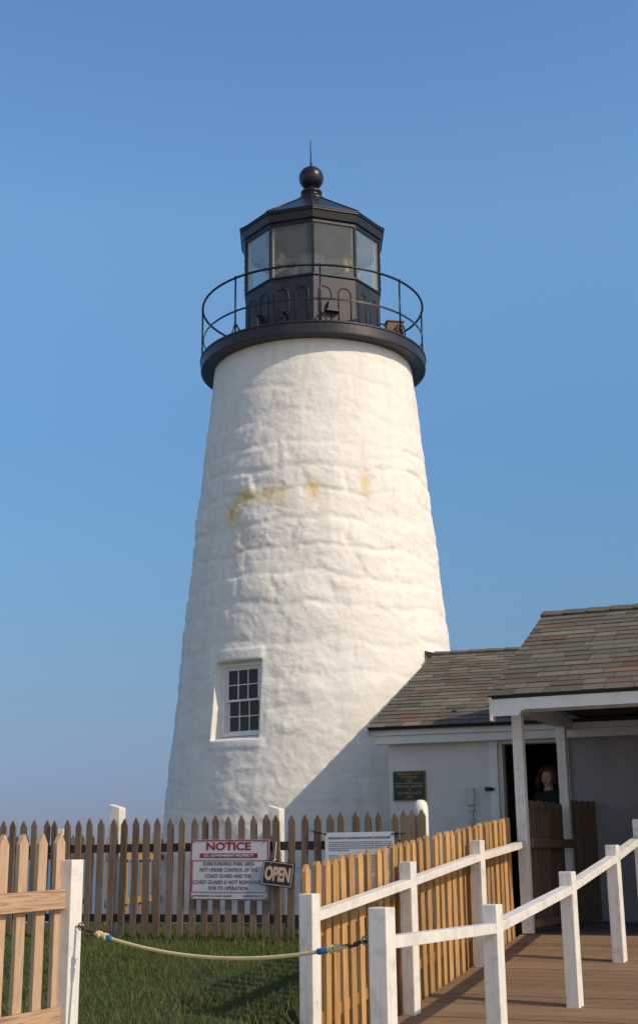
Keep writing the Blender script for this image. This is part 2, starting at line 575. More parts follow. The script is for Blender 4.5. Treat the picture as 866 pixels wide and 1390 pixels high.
# ------------------------------------------------------------------ ground, sea
def ground_z(x, y):
    pts = ((-24, -.72), (-20, -.6), (-15.5, -.30), (-13, -.06), (-11, .16), (-9.5, .32), (-8.3, .365), (-6.5, .345), (-3, .25), (0, .18), (2.5, -.05), (4, -.6), (6, -2.2), (9, -5.0), (14, -9.2), (30, -14.0))
    z = pts[-1][1]
    if y <= pts[0][0]: z = pts[0][1]
    else:
        for (a, za), (b, zb) in zip(pts, pts[1:]):
            if a <= y <= b:
                k = (y - a) / (b - a); k = k * k * (3 - 2 * k) if y > 0 else k
                z = za + (zb - za) * k
                break
    z += .02 * fbm(x * .6, y * .6, 3.1, 3)
    # the ground falls away under the ramp and deck
    dx, dy = x - 1.965, y + 7.426
    n_ = dx * .9135 - dy * .4067; t_ = dx * .4067 + dy * .9135
    if n_ > -.30 and -11 < t_ < 3.2:
        rz = .35 if t_ >= 0 else (.35 + .118 * t_ if t_ > -4.4 else -.169)
        k = min(1, (n_ + .30) / .22)
        z = min(z, z * (1 - k) + (rz - .42) * k)
    return z

ys = np.concatenate([np.arange(-40, -14, 1.0), np.arange(-14, -2, .25), np.arange(-2, 16, .7), np.array([18, 22, 30])])
xs = np.concatenate([np.arange(-60, -10, 5.0), np.arange(-10, -5, .8), np.arange(-5, 5, .25), np.arange(5, 12, 1.0), np.arange(12, 61, 6.0)])
bm = bmesh.new()
gv = [[bm.verts.new((x, y, ground_z(x, y) + (max(0, y - 2) * .25 * fbm(x * .35, y * .35, 9, 4)))) for x in xs] for y in ys]
for j in range(len(ys) - 1):
    for i in range(len(xs) - 1):
        f = bm.faces.new((gv[j][i], gv[j][i + 1], gv[j + 1][i + 1], gv[j + 1][i])); f.smooth = True
        f.material_index = 1 if ys[j] > 3.2 else (2 if ys[j] < -14.6 else 0)
me = bpy.data.meshes.new('ground'); bm.to_mesh(me); bm.free()
me.materials.append(M['ground']); me.materials.append(M['rock']); me.materials.append(M['bounce_ground'])
g_ob = link(bpy.data.objects.new('ground', me)); g_ob['kind'] = 'structure'

bm = bmesh.new()
f = [bm.verts.new(p) for p in ((-30000, -200, -11), (30000, -200, -11), (30000, 45000, -11), (-30000, 45000, -11))]
bm.faces.new(f)
me = bpy.data.meshes.new('water'); bm.to_mesh(me); bm.free(); me.materials.append(M['water'])
s_ob = link(bpy.data.objects.new('water', me)); s_ob['kind'] = 'structure'

# ------------------------------------------------------------------ lighthouse
LT = thing('lighthouse', 'white conical stone lighthouse tower with black iron lantern and gallery', 'lighthouse', (0, 0, 0))
Z0, Z1, R0, R1 = -.4, 8.70, 2.44, 1.608
SL = (R1 - R0) / 8.665
def Rz(z): return R0 + SL * z
NA, NZ = 560, 372
OA0, OA1, OZ0, OZ1 = -42.6, -21.2, 2.64, 3.735     # window opening (azimuth, height)

def relief(a, z):
    r = Rz(z)
    s = a * r
    w1 = .13 * fbm(s * 1.1, z * 1.1, 1.7, 3)
    w2 = .20 * fbm(s * .9, z * 1.3, 8.2, 3)
    zz = (z + w1) / .44 + .45 * noise.noise(Vector((1.3, 7.7, z * .9)))
    row = math.floor(zz); fz = zz - row
    wd = .72 + .4 * noise.noise(Vector((row * 7.3, 2.2, 0)))
    ss = (s + w2 + row * 3.37) / wd
    c = math.floor(ss); fs = ss - c
    h = noise.noise(Vector((c * 5.11 + .3, row * 3.7 + .7, 4.4)))      # each stone stands out differently
    ex = min(fs, 1 - fs) * wd; ez = min(fz, 1 - fz) * .46
    e = min(ex, ez)
    k = min(1, e / .09); k = k * k * (3 - 2 * k)
    amp = .35 + .65 * max(0, min(1, .5 + 1.3 * noise.noise(Vector((s * .45, z * .45, 6.6)))))
    d = (.0095 * k + .021 * h * k) * amp + (.006 * max(0, min(1, ez / .10)) - .006)
    d += .022 * fbm(s * 1.0, z * 1.5, 3.3, 2) + (.0045 + .006 * amp) * fbm(s * 2.6, z * 3.6, 2.3, 4) + .0038 * fbm(s * 7.5, z * 9, 5.5, 4)
    rg = 1 - abs(fbm(s * 1.9 + 4, z * 2.7, 7.7, 4)); d += .006 * max(0, rg - .7) / .3
    rg2 = 1 - abs(fbm(s * 4.2 + 2, z * 6.0, 12.7, 3)); d += .0045 * (.2 + amp) * max(0, rg2 - .62) / .38
    d += .0030 * fbm(s * 16, z * 18, 1.5, 3)
    if z > 6.8: d *= max(.35, 1 - (z - 6.8) / 2.6)
    return d

bm = bmesh.new()
az = [2 * math.pi * i / NA for i in range(NA)]
rows = []
for j in range(NZ + 1):
    z = Z0 + (Z1 - Z0) * j / NZ
    row = []
    for i in range(NA):
        a = az[i]
        aa = a - 2 * math.pi if a > math.pi else a
        d = relief(aa, z) if abs(aa) < 1.75 else 0
        deg = math.degrees(aa)
        # lintel slab standing proud above the window and a lip under it
        ss_ = lambda x, a, b: (lambda k: k * k * (3 - 2 * k))(max(0, min(1, (x - a) / (b - a))))
        wob = .012 * fbm(deg * .25, 3, 1, 3)
        l1 = ss_(deg, -42, -40) * (1 - ss_(deg, -21.5, -19.5)) * ss_(z, 3.70, 3.73) * (1 - ss_(z, 3.885 + wob, 3.925 + wob))
        l2 = ss_(deg, -44.5, -42.5) * (1 - ss_(deg, -20.5, -18.5)) * ss_(z, 2.49 + wob, 2.53 + wob) * (1 - ss_(z, 2.65, 2.68))
        d = d * (1 - .5 * max(l1, l2)) + .024 * l1 + .020 * l2
        if -40.5 < deg < -21 and 3.74 < z < 3.915 + .02 * math.sin(deg): pass
        if -43.5 < deg < -20 and 2.52 < z < 2.64: pass
        if OA0 - 2.5 < deg < OA1 + 2.0 and OZ0 - .02 < z < OZ1 + .02: d = d * .45 + .004
        r = Rz(z) + d
        row.append(bm.verts.new((r * math.sin(a), -r * math.cos(a), z)))
    rows.append(row)
i0 = min(range(NA), key=lambda i: abs(((math.degrees(az[i]) + 180) % 360 - 180) - OA0))
i1 = min(range(NA), key=lambda i: abs(((math.degrees(az[i]) + 180) % 360 - 180) - OA1))
zj = lambda z: round((z - Z0) / (Z1 - Z0) * NZ)
j0, j1 = zj(OZ0), zj(OZ1)
for j in range(NZ):
    for i in range(NA):
        if i0 <= i < i1 and j0 <= j < j1: continue
        k = (i + 1) % NA
        f = bm.faces.new((rows[j][i], rows[j][k], rows[j + 1][k], rows[j + 1][i])); f.smooth = True
# splayed reveals of the window opening
WD = Vector((.849, -.528, 0)); WI = Vector((.528, .849, 0))       # along the window, into the wall
WO = Vector((-1.441, -1.573, 0)) + WD * .040 + WI * .135             # inner left corner line
WW, WZ0, WZ1 = .70, 2.695, 3.715
ring = [rows[j0][i] for i in range(i0, i1 + 1)] + [rows[j][i1] for j in range(j0 + 1, j1 + 1)] + \
       [rows[j1][i] for i in range(i1 - 1, i0 - 1, -1)] + [rows[j][i0] for j in range(j1 - 1, j0, -1)]
na, nz = i1 - i0, j1 - j0
inner = []
for i in range(na + 1): inner.append(WO + WD * WW * i / na + Vector((0, 0, WZ0)))
for j in range(1, nz + 1): inner.append(WO + WD * WW + Vector((0, 0, WZ0 + (WZ1 - WZ0) * j / nz)))
for i in range(na - 1, -1, -1): inner.append(WO + WD * WW * i / na + Vector((0, 0, WZ1)))
for j in range(nz - 1, 0, -1): inner.append(WO + Vector((0, 0, WZ0 + (WZ1 - WZ0) * j / nz)))
steps = 6
prev = ring
for s_ in range(1, steps + 1):
    k = s_ / steps
    cur = []
    for v0, q in zip(ring, inner):
        p = v0.co.lerp(q, k)
        if s_ < steps:
            p += Vector((fbm(p.x * 8, p.y * 8, p.z * 8, 3), fbm(p.x * 8 + 9, p.y * 8, p.z * 8, 3), fbm(p.x * 8, p.y * 8 + 5, p.z * 8, 3))) * .005
        cur.append(bm.verts.new(p))
    for a in range(len(ring)):
        b = (a + 1) % len(ring)
        f = bm.faces.new((prev[a], prev[b], cur[b], cur[a])); f.smooth = s_ > 1
    prev = cur
bmesh.ops.recalc_face_normals(bm, faces=bm.faces)
me = bpy.data.meshes.new('tower_wall'); bm.to_mesh(me); bm.free(); me.materials.append(M['tower'])
tw = link(bpy.data.objects.new('tower_wall', me), LT)

# window: casing > sashes > panes
WM = frame(WO + Vector((0, 0, WZ0)), WD)       # local x along window, y into the wall, z up
H = WZ1 - WZ0
b = MB()
for (x0, x1, z0, z1, y0, y1) in ((0, .05, 0, H, -.012, .08), (WW - .05, WW, 0, H, -.012, .08), (.05, WW - .05, H - .045, H, -.012, .08), (.05, WW - .05, 0, .045, -.035, .08),
                                 (.05, .068, .045, H - .045, .012, .08), (WW - .068, WW - .05, .045, H - .045, .012, .08), (.068, WW - .068, H - .066, H - .045, .012, .08)):
    b.box((x1 - x0, y1 - y0, z1 - z0), WM, .004, ((x0 + x1) / 2, (y0 + y1) / 2, (z0 + z1) / 2))
wf = b.build('window_frame', M['white_metal'], LT)
sx0, sx1 = .070, WW - .070
zm = .045 + (H - .111) * .497
def sash(z0, z1, y):
    b = MB(); st = .028; mu = .013
    def bx_(x0, x1, a, c, d0=0, d1=.03):
        b.box((x1 - x0, d1 - d0, c - a), WM, .002, ((x0 + x1) / 2, y + (d0 + d1) / 2, (a + c) / 2))
    bx_(sx0, sx0 + st, z0, z1); bx_(sx1 - st, sx1, z0, z1)
    bx_(sx0 + st, sx1 - st, z0, z0 + st * 1.1); bx_(sx0 + st, sx1 - st, z1 - st, z1)
    iw = (sx1 - sx0 - 2 * st)
    for k in (1, 2):
        x = sx0 + st + iw * k / 3
        bx_(x - mu / 2, x + mu / 2, z0 + st * 1.1, z1 - st, .002, .028)
    zc = (z0 + z1) / 2
    for k in range(3):
        xa = sx0 + st + iw * k / 3 + (mu / 2 if k else 0); xb = sx0 + st + iw * (k + 1) / 3 - (mu / 2 if k < 2 else 0)
        bx_(xa, xb, zc - mu / 2, zc + mu / 2, .004, .026)
    o = b.build('sash', M['white_metal'], wf)
    b = MB()
    b.box((sx1 - sx0 - 2 * st + .006, .004, z1 - z0 - 2 * st), WM, 0, ((sx0 + sx1) / 2, y + .017, zc))
    b.build('window_glass', M['dark_glass'], wf)
sash(zm - .012, H - .067, .016)
sash(.046, zm + .018, .050)

# gallery
b = MB()
b.lathe([(1.45, 8.668), (1.822, 8.668), (1.836, 8.676), (1.838, 8.70), (1.838, 8.835), (1.852, 8.845), (1.852, 8.866), (1.836, 8.874), (1.0, 8.880)], 120, 0, True, True)
gal = b.build('gallery_deck', M['iron_grey'], LT)
for p in gal.data.polygons: p.use_smooth = False
b = MB()
b.lathe([(1.60, 8.60), (1.665, 8.62), (1.68, 8.666), (1.45, 8.667)], 100, 0, True, True)
b.bm.free()
def ringpts(r, z, n=96): return [(r * math.sin(2 * math.pi * k / n), -r * math.cos(2 * math.pi * k / n), z) for k in range(n)]
b = MB(); b.tube(ringpts(1.819, 9.788), .019, 10, True)
rail = b.build('gallery_handrail', M['iron'], LT)
b = MB()
n = 96
for k in range(n):
    a0, a1 = 2 * math.pi * k / n, 2 * math.pi * (k + 1) / n
    q = []
    for a, r, z in ((a0, 1.795, 9.222), (a1, 1.795, 9.222), (a1, 1.807, 9.222), (a0, 1.807, 9.222), (a0, 1.795, 9.252), (a1, 1.795, 9.252), (a1, 1.807, 9.252), (a0, 1.807, 9.252)):
        q.append((r * math.sin(a), -r * math.cos(a), z))
    v = [b.bm.verts.new(p) for p in q]
    for f in ((0, 1, 5, 4), (2, 3, 7, 6), (4, 5, 6, 7), (3, 2, 1, 0)): b.bm.faces.new([v[i] for i in f])
bmesh.ops.remove_doubles(b.bm, verts=b.bm.verts, dist=1e-5)
bmesh.ops.recalc_face_normals(b.bm, faces=b.bm.faces)
b.build('middle_rail', M['iron'], LT)
for k in range(8):
    a = R(4 + 45 * k)
    d = Vector((math.sin(a), -math.cos(a), 0)); t_ = Vector((math.cos(a), math.sin(a), 0))
    b = MB()
    b.tube([d * 1.819 + Vector((0, 0, 8.872)), d * 1.819 + Vector((0, 0, 9.80))], .0145, 8)
    for s_ in (-1, 1):
        b.tube([d * 1.819 + Vector((0, 0, 9.03)), d * 1.80 + t_ * .10 * s_ + Vector((0, 0, 8.872))], .010, 6)
    b.tube([d * 1.819 + Vector((0, 0, 9.03)), d * 1.70 + Vector((0, 0, 8.878))], .010, 6)
    b.sphere(d * 1.819 + Vector((0, 0, 9.80)), .022, 10)
    b.build('railing_post', M['iron'], LT)

# lantern room: ten sided, a corner towards the viewer
ROT = R(1.12)
RG, ZG0, ZG1 = 1.147, 9.967, 10.862
def dec(r, z, k, off=0): 
    a = ROT + R(36) * k + off
    return Vector((r * math.sin(a), -r * math.cos(a), z))
b = MB()
b.lathe([(1.15, 8.879), (1.163, 8.882), (1.163, 8.96), (1.150, 8.965), (1.150, 9.93), (1.175, 9.945), (1.175, 9.968), (1.10, 9.972)], 10, ROT, False, False)
fw = 2 * 1.150 * math.sin(R(18)); ap = 1.150 * math.cos(R(18))
for k in range(10):
    a = ROT + R(36) * k + R(18)
    d = Vector((math.sin(a), -math.cos(a), 0)); t_ = Vector((math.cos(a), math.sin(a), 0))
    for s_ in (-1, 1):
        pts = []
        c = d * (ap + .002) + t_ * (fw * .235 * s_)
        hw = .105
        pts.append(c - t_ * hw + Vector((0, 0, 8.97)))
        for q in range(9):
            an = math.pi - math.pi * q / 8
            pts.append(c + t_ * hw * math.cos(an) + Vector((0, 0, 9.66 + hw * math.sin(an))))
        pts.append(c + t_ * hw + Vector((0, 0, 8.97)))
        b.tube(pts, .011, 6)
base = b.build('lantern_parapet', M['iron_grey'], LT)
b = MB(); b.lathe([(1.08, 8.98), (1.08, 9.02)], 10, ROT, False, True); b.build('lantern_floor', M['dark_room'], LT)
b = MB(); b.lathe([(1.09, 9.02), (1.09, 9.965)], 10, ROT, False, False); b.build('parapet_lining', M['dark_room'], LT)
for k in range(10):
    P0, P1 = dec(RG, ZG0, k), dec(RG, ZG0, k + 1)
    u = (P1 - P0).normalized()
    b = MB()
    m_ = frame((P0 + P1) / 2 + Vector((0, 0, (ZG1 - ZG0) / 2)), u)
    b.box(((P1 - P0).length - .03, .006, ZG1 - ZG0 - .004), m_)
    b.build('lantern_glass', M['glass'], LT)
    a = ROT + R(36) * k
    d = Vector((math.sin(a), -math.cos(a), 0)); t_ = Vector((math.cos(a), math.sin(a), 0))
    b = MB()
    mm = frame(dec(RG, (ZG0 + ZG1) / 2, k), t_)
    b.box((.036, .055, ZG1 - ZG0), mm, .004)
    for q in range(7):
        b.sphere(dec(RG + .03, ZG0 + .06 + q * .13, k), .010, 8)
    gbar = b.build('glazing_bar', M['iron'], LT)
    b = MB(); b.box((.030, .045, ZG1 - ZG0 - .01), frame(dec(RG - .052, (ZG0 + ZG1) / 2, k), t_), .003)
    b.build('inner_bar', M['cream'], gbar)
b = MB()
b.lathe([(1.105, 10.862), (1.172, 10.862), (1.172, 10.905), (1.196, 10.925), (1.205, 10.93), (1.232, 11.045), (1.252, 11.058), (1.252, 11.088), (1.105, 11.092)], 10, ROT, False, False)
b.build('lantern_cornice', M['iron'], LT)
b = MB()
prof = [(1.262, 11.090), (1.262, 11.104), (.24, 11.80), (.20, 11.83)]
b.lathe(prof, 10, ROT, False, True)
for k in range(10):
    b.tube([dec(1.262, 11.108, k), dec(.24, 11.803, k)], .014, 6)
rf = b.build('lantern_roof', M['iron'], LT)
b = MB()
b.lathe([(.25, 11.78), (.25, 11.825), (.235, 11.842), (.185, 11.875), (.160, 11.915), (.156, 11.945), (.178, 11.952), (.184, 11.975), (.178, 11.998), (.140, 12.004), (.122, 12.03), (.11, 12.06), (.08, 12.085)], 40)
b.build('ventilator_neck', M['iron'], LT)
b = MB(); b.sphere((0, 0, 12.262), .212, 48); b.build('ball_finial', M['iron'], LT)
b = MB(); b.tube([(0, 0, 12.46), (0, 0, 12.56), (-.004, 0, 12.57), (-.008, 0, 13.0)], [.024, .020, .012, .006], 8); b.build('lightning_rod', M['iron'], LT)
b = MB()
b.lathe([(1.10, 10.93), (.28, 11.40), (.28, 11.42), (1.10, 10.96)], 10, ROT, False, False)
b.lathe([(.0, 11.40), (.30, 11.40), (.30, 11.43), (0.0, 11.43)], 30, 0, False, False)
b.build('lantern_ceiling', M['ceiling'], LT)
# vent hoods on the parapet
def hood(azd, z, s_=1, tm=0.0):
    a = ROT + R(azd)
    d = Vector((math.sin(a), -math.cos(a), 0)); t_ = Vector((math.cos(a), math.sin(a), 0))
    m_ = frame(d * ap + t_ * tm + Vector((0, 0, z)), t_)
    b = MB()
    prof = [(-.09, 0), (.09, 0), (.075, .05), (.06, .15), (.03, .20), (-.03, .20), (-.06, .15), (-.075, .05)]
    b.poly([(x * s_, y * s_) for x, y in prof], .07 * s_, m_ @ Matrix.Translation((0, -.035 * s_, 0)))
    b.box((.22 * s_, .085 * s_, .022), m_, .003, (0, -.042 * s_, 0))
    b.build('vent_hood', M['iron_grey'], LT)
hood(-54, 9.17, 1.3, .03); hood(18, 9.33, 1.05, -.06)
a = ROT + R(-18); d = Vector((math.sin(a), -math.cos(a), 0)); t_ = Vector((math.cos(a), math.sin(a), 0))
b = MB(); c = d * (ap + .03) + t_ * -.13
for q in range(10):
    an = 2 * math.pi * q / 10
    b.tube([c + Vector((0, 0, 9.30)), c + d * .05 + t_ * .075 * math.cos(an) + Vector((0, 0, 9.30 + .075 * math.sin(an)))], .012, 6)
b.tube([c + Vector((0, 0, 9.36)), c + d * .02 + Vector((0, 0, 9.08))], .018, 8)
b.box((.10, .05, .05), frame(c + d * .02 + Vector((0, 0, 9.07)), t_), .005)
b.build('wall_crank', M['iron'], LT)

# lens
b = MB()
prof = []
for q in range(27):
    u = q / 26; z = 10.12 + .66 * u
    prof.append((.19 + .10 * math.sin(math.pi * u) + (.012 if q % 2 else 0), z))
b.lathe(prof, 36, 0, False, True)
ln = b.build('fresnel_lens', M['lens'])
tag(ln, 'greenish ribbed glass lens standing in the middle of the lantern room', 'lens')
b = MB()
b.tube([(0, 0, 9.02), (0, 0, 10.10)], .12, 16); b.box((.46, .46, .03), Matrix.Translation((0, 0, 10.085)))
for q in range(8):
    an = math.pi / 4 * q
    b.tube([(.235 * math.sin(an), .235 * math.cos(an), 10.1), (.315 * math.sin(an), .315 * math.cos(an), 10.41), (.21 * math.sin(an), .21 * math.cos(an), 10.73)], .008, 6)
b.build('lens_stand', M['iron'], ln)

# box on the gallery
bx_a = R(62)
bd = Vector((math.sin(R(112)), -math.cos(R(112)), 0))
bt = Vector((.98, .17, 0)).normalized()
b = MB()
BXP = Vector((1.30, -.74, 0))
b.box((.26, .20, .36), frame(BXP + Vector((0, 0, 9.06)), bt), .008)
gb = b.build('storage_box', M['box_brown'])
tag(gb, 'small brown wooden box on the gallery deck right of the lantern', 'box')
b = MB()
b.box((.29, .23, .025), frame(BXP + Vector((0, 0, 9.252)), bt), .005)
b.build('lid', M['box_brown'], gb)
for dx in (-.20, .09):
    b = MB()
    c_ = BXP + bt * dx + Vector((0, -.14, 0))
    pts = [c_ + bt * -.075 + Vector((0, 0, 8.885))] + [c_ + bt * (-.075 * math.cos(math.pi * q / 10)) + Vector((0, 0, 9.10 + .075 * math.sin(math.pi * q / 10))) for q in range(11)] + [c_ + bt * .075 + Vector((0, 0, 8.885))]
    b.tube(pts, .012, 6)
    b.build('hoop', M['iron'], gb)

# ------------------------------------------------------------------ entry house
YW = R(18)
wa = Vector((math.cos(YW), -math.sin(YW), 0)); wb = Vector((math.sin(YW), math.cos(YW), 0))
W0 = Vector((.849, -4.649, 0))
EH = thing('entry_house', 'low white rendered house with shingled roof built against the right of the tower', 'house', (W0.x, W0.y, .3))
HM = frame(W0, wa)                      # x along front wall, y into house, z up (absolute)
ED = 0.20
E0 = Vector((.596, -4.849, 2.493)); RL, RS = 3.84, .3773
rise = Vector((wb.x, wb.y, RS)).normalized()
LEN = 8.2
b = MB()
T = .22
ws = [0, 1.285, 2.13, 7.6]
# front wall pieces around the doorway; plus gable and rear
def wallbox(x0, x1, z0, z1, y0=0, y1=T): b.box((x1 - x0, y1 - y0, z1 - z0), HM, 0, ((x0 + x1) / 2, (y0 + y1) / 2, (z0 + z1) / 2))
wallbox(0, 1.285, .1, 2.42); wallbox(1.285, 2.03, 2.325, 2.42)
# left gable wall follows the rake
gy1 = 3.6
b.poly([(T, .1), (gy1, .1), (gy1, 3.78), (T, 2.46)], .2, frame(W0 + wa * .1, wb))
hw = b.build('house_wall', M['stucco'], EH)
b = MB()
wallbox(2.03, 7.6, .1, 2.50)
b.build('porch_wall', M['shade_grey_wall'], EH)
b = MB()
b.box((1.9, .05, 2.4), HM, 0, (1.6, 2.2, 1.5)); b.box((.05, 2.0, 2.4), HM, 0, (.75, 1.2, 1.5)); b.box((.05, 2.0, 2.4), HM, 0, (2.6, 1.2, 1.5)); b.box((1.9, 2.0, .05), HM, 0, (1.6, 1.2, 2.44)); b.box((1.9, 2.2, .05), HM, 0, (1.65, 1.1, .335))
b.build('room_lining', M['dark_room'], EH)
b = MB()
# door leaf folded back into the room
DM = frame(W0 + wa * 1.33 + wb * .24, (wb * .985 + wa * .17))
b.box((.80, .04, 1.93), DM, .004, (.40, 0, .365 + .965))
for (x0, x1, z0, z1) in ((.10, .36, .55, 1.05), (.44, .70, .55, 1.05), (.10, .36, 1.20, 2.1), (.44, .70, 1.20, 2.1)):
    b.box((x1 - x0, .06, z1 - z0), DM, .012, ((x0 + x1) / 2, 0, (z0 + z1) / 2))
b.build('door', M['dark_door'], EH)
b = MB()
b.box((.10, .045, 2.06), HM, .004, (1.235, -.0235, .30 + 1.03)); b.box((.05, .19, 1.96), HM, .003, (1.31, .085, .36 + .98)); b.box((.035, .03, 1.98), HM, .003, (1.272, -.062, 1.33))
b.box((.055, .045, 2.06), HM, .004, (2.0575, -.0235, 1.33)); b.box((.03, .19, 1.96), HM, .003, (2.015, .085, 1.34))
b.box((.90, .05, .075), HM, .003, (1.635, -.025, 2.37)); b.box((.665, .19, .05), HM, .003, (1.668, .085, 2.298))
b.build('door_frame', M['trim'], EH)
# eave boards
b = MB()
b.box((LEN, .022, .085), HM, .003, (LEN / 2 - .245, -ED + .012, 2.444)); b.box((LEN - .1, .10, .095), HM, .003, (LEN / 2 - .17, -ED + .085, 2.354)); b.box((LEN - .1, .10, .02), HM, 0, (LEN / 2 - .15, -.07, 2.395))
b.build('fascia', M['trim'], EH)
b = MB()     # rake board along the left roof edge
P = E0 + Vector((0, 0, -.06)); Q = E0 + rise * RL * 1.0 + Vector((0, 0, -.06))
m_ = frame((P + Q) / 2, rise, (-wb.x * RS, -wb.y * RS, 1))
b.box((RL * 1.0, .024, .10), m_, .003)
b.build('rake_board', M['trim'], EH)

def shingle_roof(E, along, up, length, run, course, tab, name, parent, taper=None, cols=None):
    nrm = along.cross(up).normalized()
    if nrm.z < 0: nrm = -nrm
    bm = bmesh.new()
    lay = bm.loops.layers.float_color.new('Col')
    def face(vs_, c):
        f = bm.faces.new(vs_)
        for l in f.loops: l[lay] = (*c, 1)
        return f
    # deck slab
    a = [E, E + along * length, E + along * length + up * run, E + up * run]
    top = [bm.verts.new(p) for p in a]; bot = [bm.verts.new(p - nrm * .035) for p in a]
    dk = (.05, .045, .04)
    face(top, dk); face(bot[::-1], dk)
    for i in range(4): face((top[(i + 1) % 4], top[i], bot[i], bot[(i + 1) % 4]), dk)
    nr = int(round(run / course)); course = run / nr
    pal = [(.158, .146, .120), (.166, .152, .126), (.146, .136, .114), (.174, .160, .134), (.162, .130, .106), (.172, .128, .104), (.152, .134, .114), (.138, .129, .112), (.124, .118, .108)]
    wts = [5, 5, 4, 3, 2.2, 1.0, 3, 2.5, .8]
    nr = int(round(run / course)); course = run / nr
    pal = [(.150, .142, .112), (.165, .150, .120), (.128, .124, .104), (.175, .165, .135), (.160, .108, .086), (.185, .118, .092), (.138, .118, .10), (.118, .112, .10), (.100, .098, .098)]
    wts = [5, 5, 4, 3, 2.2, 1.2, 3, 2.5, .8]
    for r in range(nr):
        u0 = r * course; u1 = min(run, u0 + course * 1.25)
        x = -random.random() * tab * .9
        runc = random.choices(pal, wts)[0]
        while x < length:
            wd = tab * random.uniform(.75, 1.3)
            xa, xb = max(0, x), min(length, x + wd)
            x += wd
            if xb - xa < .01: continue
            c = random.choices(pal, wts)[0] if random.random() < .72 else runc
            runc = c
            g = random.uniform(.82, 1.16); c = tuple(q * g for q in c)
            th = random.uniform(.006, .011); jit = random.uniform(-.006, .006)
            gap = .003
            lo = u0 + jit - (.02 if r == 0 else 0)
            p = [E + along * (xa + gap) + up * lo, E + along * (xb - gap) + up * lo, E + along * (xb - gap) + up * u1, E + along * (xa + gap) + up * u1]
            tv = [bm.verts.new(q + nrm * (th + .004 if i < 2 else .004)) for i, q in enumerate(p)]
            bv = [bm.verts.new(q + nrm * (.001 if i < 2 else 0)) for i, q in enumerate(p)]
            face(tv, c)
            ed = tuple(q * .5 for q in c)
            for i in range(4): face((tv[(i + 1) % 4], tv[i], bv[i], bv[(i + 1) % 4]), ed)
    bmesh.ops.recalc_face_normals(bm, faces=bm.faces)
    o0 = origin(parent)
    for v in bm.verts: v.co -= o0
    me = bpy.data.meshes.new(name); bm.to_mesh(me); bm.free(); me.materials.append(M['shingle'])
    return link(bpy.data.objects.new(name, me), parent)

shingle_roof(E0, wa, rise, LEN, RL, .165, .26, 'shingle_roof', EH)
TOPR = E0 + rise * RL
back = Vector((wb.x, wb.y, -RS)).normalized()
b = MB()      # rear slope, ridge cap, flashing to the tower
nb = Vector((wb.x * RS, wb.y * RS, 1)).normalized()
q = [TOPR + wa * 1.2, TOPR + wa * LEN, TOPR + wa * LEN + back * 3, TOPR + wa * 1.2 + back * 3]
b.hexa([p - nb * .03 for p in q] + [p for p in q])
b.build('rear_slope', M['roof_under'], EH)
def ridge_cap(top, along, f_, b_, length, parent):
    bm = bmesh.new(); lay = bm.loops.layers.float_color.new('Col')
    x = 0.0
    while x < length:
        x1 = x + .30
        c = random.choice(((.135, .128, .105), (.12, .115, .10), (.15, .125, .10)))
        for dr in (f_, b_):
            nr = along.cross(dr).normalized(); nr = nr if nr.z > 0 else -nr
            q = [top + along * x, top + along * x1, top + along * x1 - dr * .14, top + along * x - dr * .14] if dr is f_ else [top + along * x, top + along * x1, top + along * x1 + dr * .14, top + along * x + dr * .14]
            up_ = [p + nr * (.036 if i in (0, 3) else .024) for i, p in enumerate(q)]
            vs_ = [bm.verts.new(p) for p in q + up_]
            fs = [bm.faces.new([vs_[i] for i in fi]) for fi in ((3, 2, 1, 0), (4, 5, 6, 7), (0, 1, 5, 4), (1, 2, 6, 5), (2, 3, 7, 6), (3, 0, 4, 7))]
            bmesh.ops.recalc_face_normals(bm, faces=fs)
            for f in fs:
                for l in f.loops: l[lay] = (*c, 1)
        x += .255
    o0 = origin(parent)
    for v in bm.verts: v.co -= o0
    me = bpy.data.meshes.new('ridge_cap'); bm.to_mesh(me); bm.free(); me.materials.append(M['shingle'])
    return link(bpy.data.objects.new('ridge_cap', me), parent)
ridge_cap(TOPR, wa, rise, back, LEN - .3, EH)
b = MB()
fl = Vector((1.575, -1.315, 0))
b.hexa([fl + Vector((-.06, 0, 3.86)), TOPR + Vector((.05, -.1, -.08)), TOPR + Vector((.05, .1, -.08)), fl + Vector((-.06, .25, 3.86)),
        fl + Vector((-.06, 0, 3.925)), TOPR + Vector((.05, -.1, -.015)), TOPR + Vector((.05, .1, -.015)), fl + Vector((-.06, .25, 3.925))])
b.build('ridge_flashing', M['iron_grey'], EH)

# wall fittings
b = MB()
b.box((.085, .06, .19), HM, .006, (.955, -.03, 1.70)); b.tube([HM @ Vector((.96, -.03, 1.62)), HM @ Vector((.965, -.03, 1.30))], .017, 10)
b.box((.06, .05, .03), HM, .003, (.962, -.03, 1.56))
for z in (1.45, 1.33): b.box((.07, .02, .02), HM, .002, (.963, -.012, z))
cd = b.build('conduit', M['conduit'], EH)
b = MB(); b.box((.075, .035, .045), HM, .005, (1.17, -.065, 1.775)); b.tube([HM @ Vector((1.15, -.07, 1.775)), HM @ Vector((1.24, -.09, 1.772))], .012, 8)
b.build('door_latch', M['sign_black'], EH)

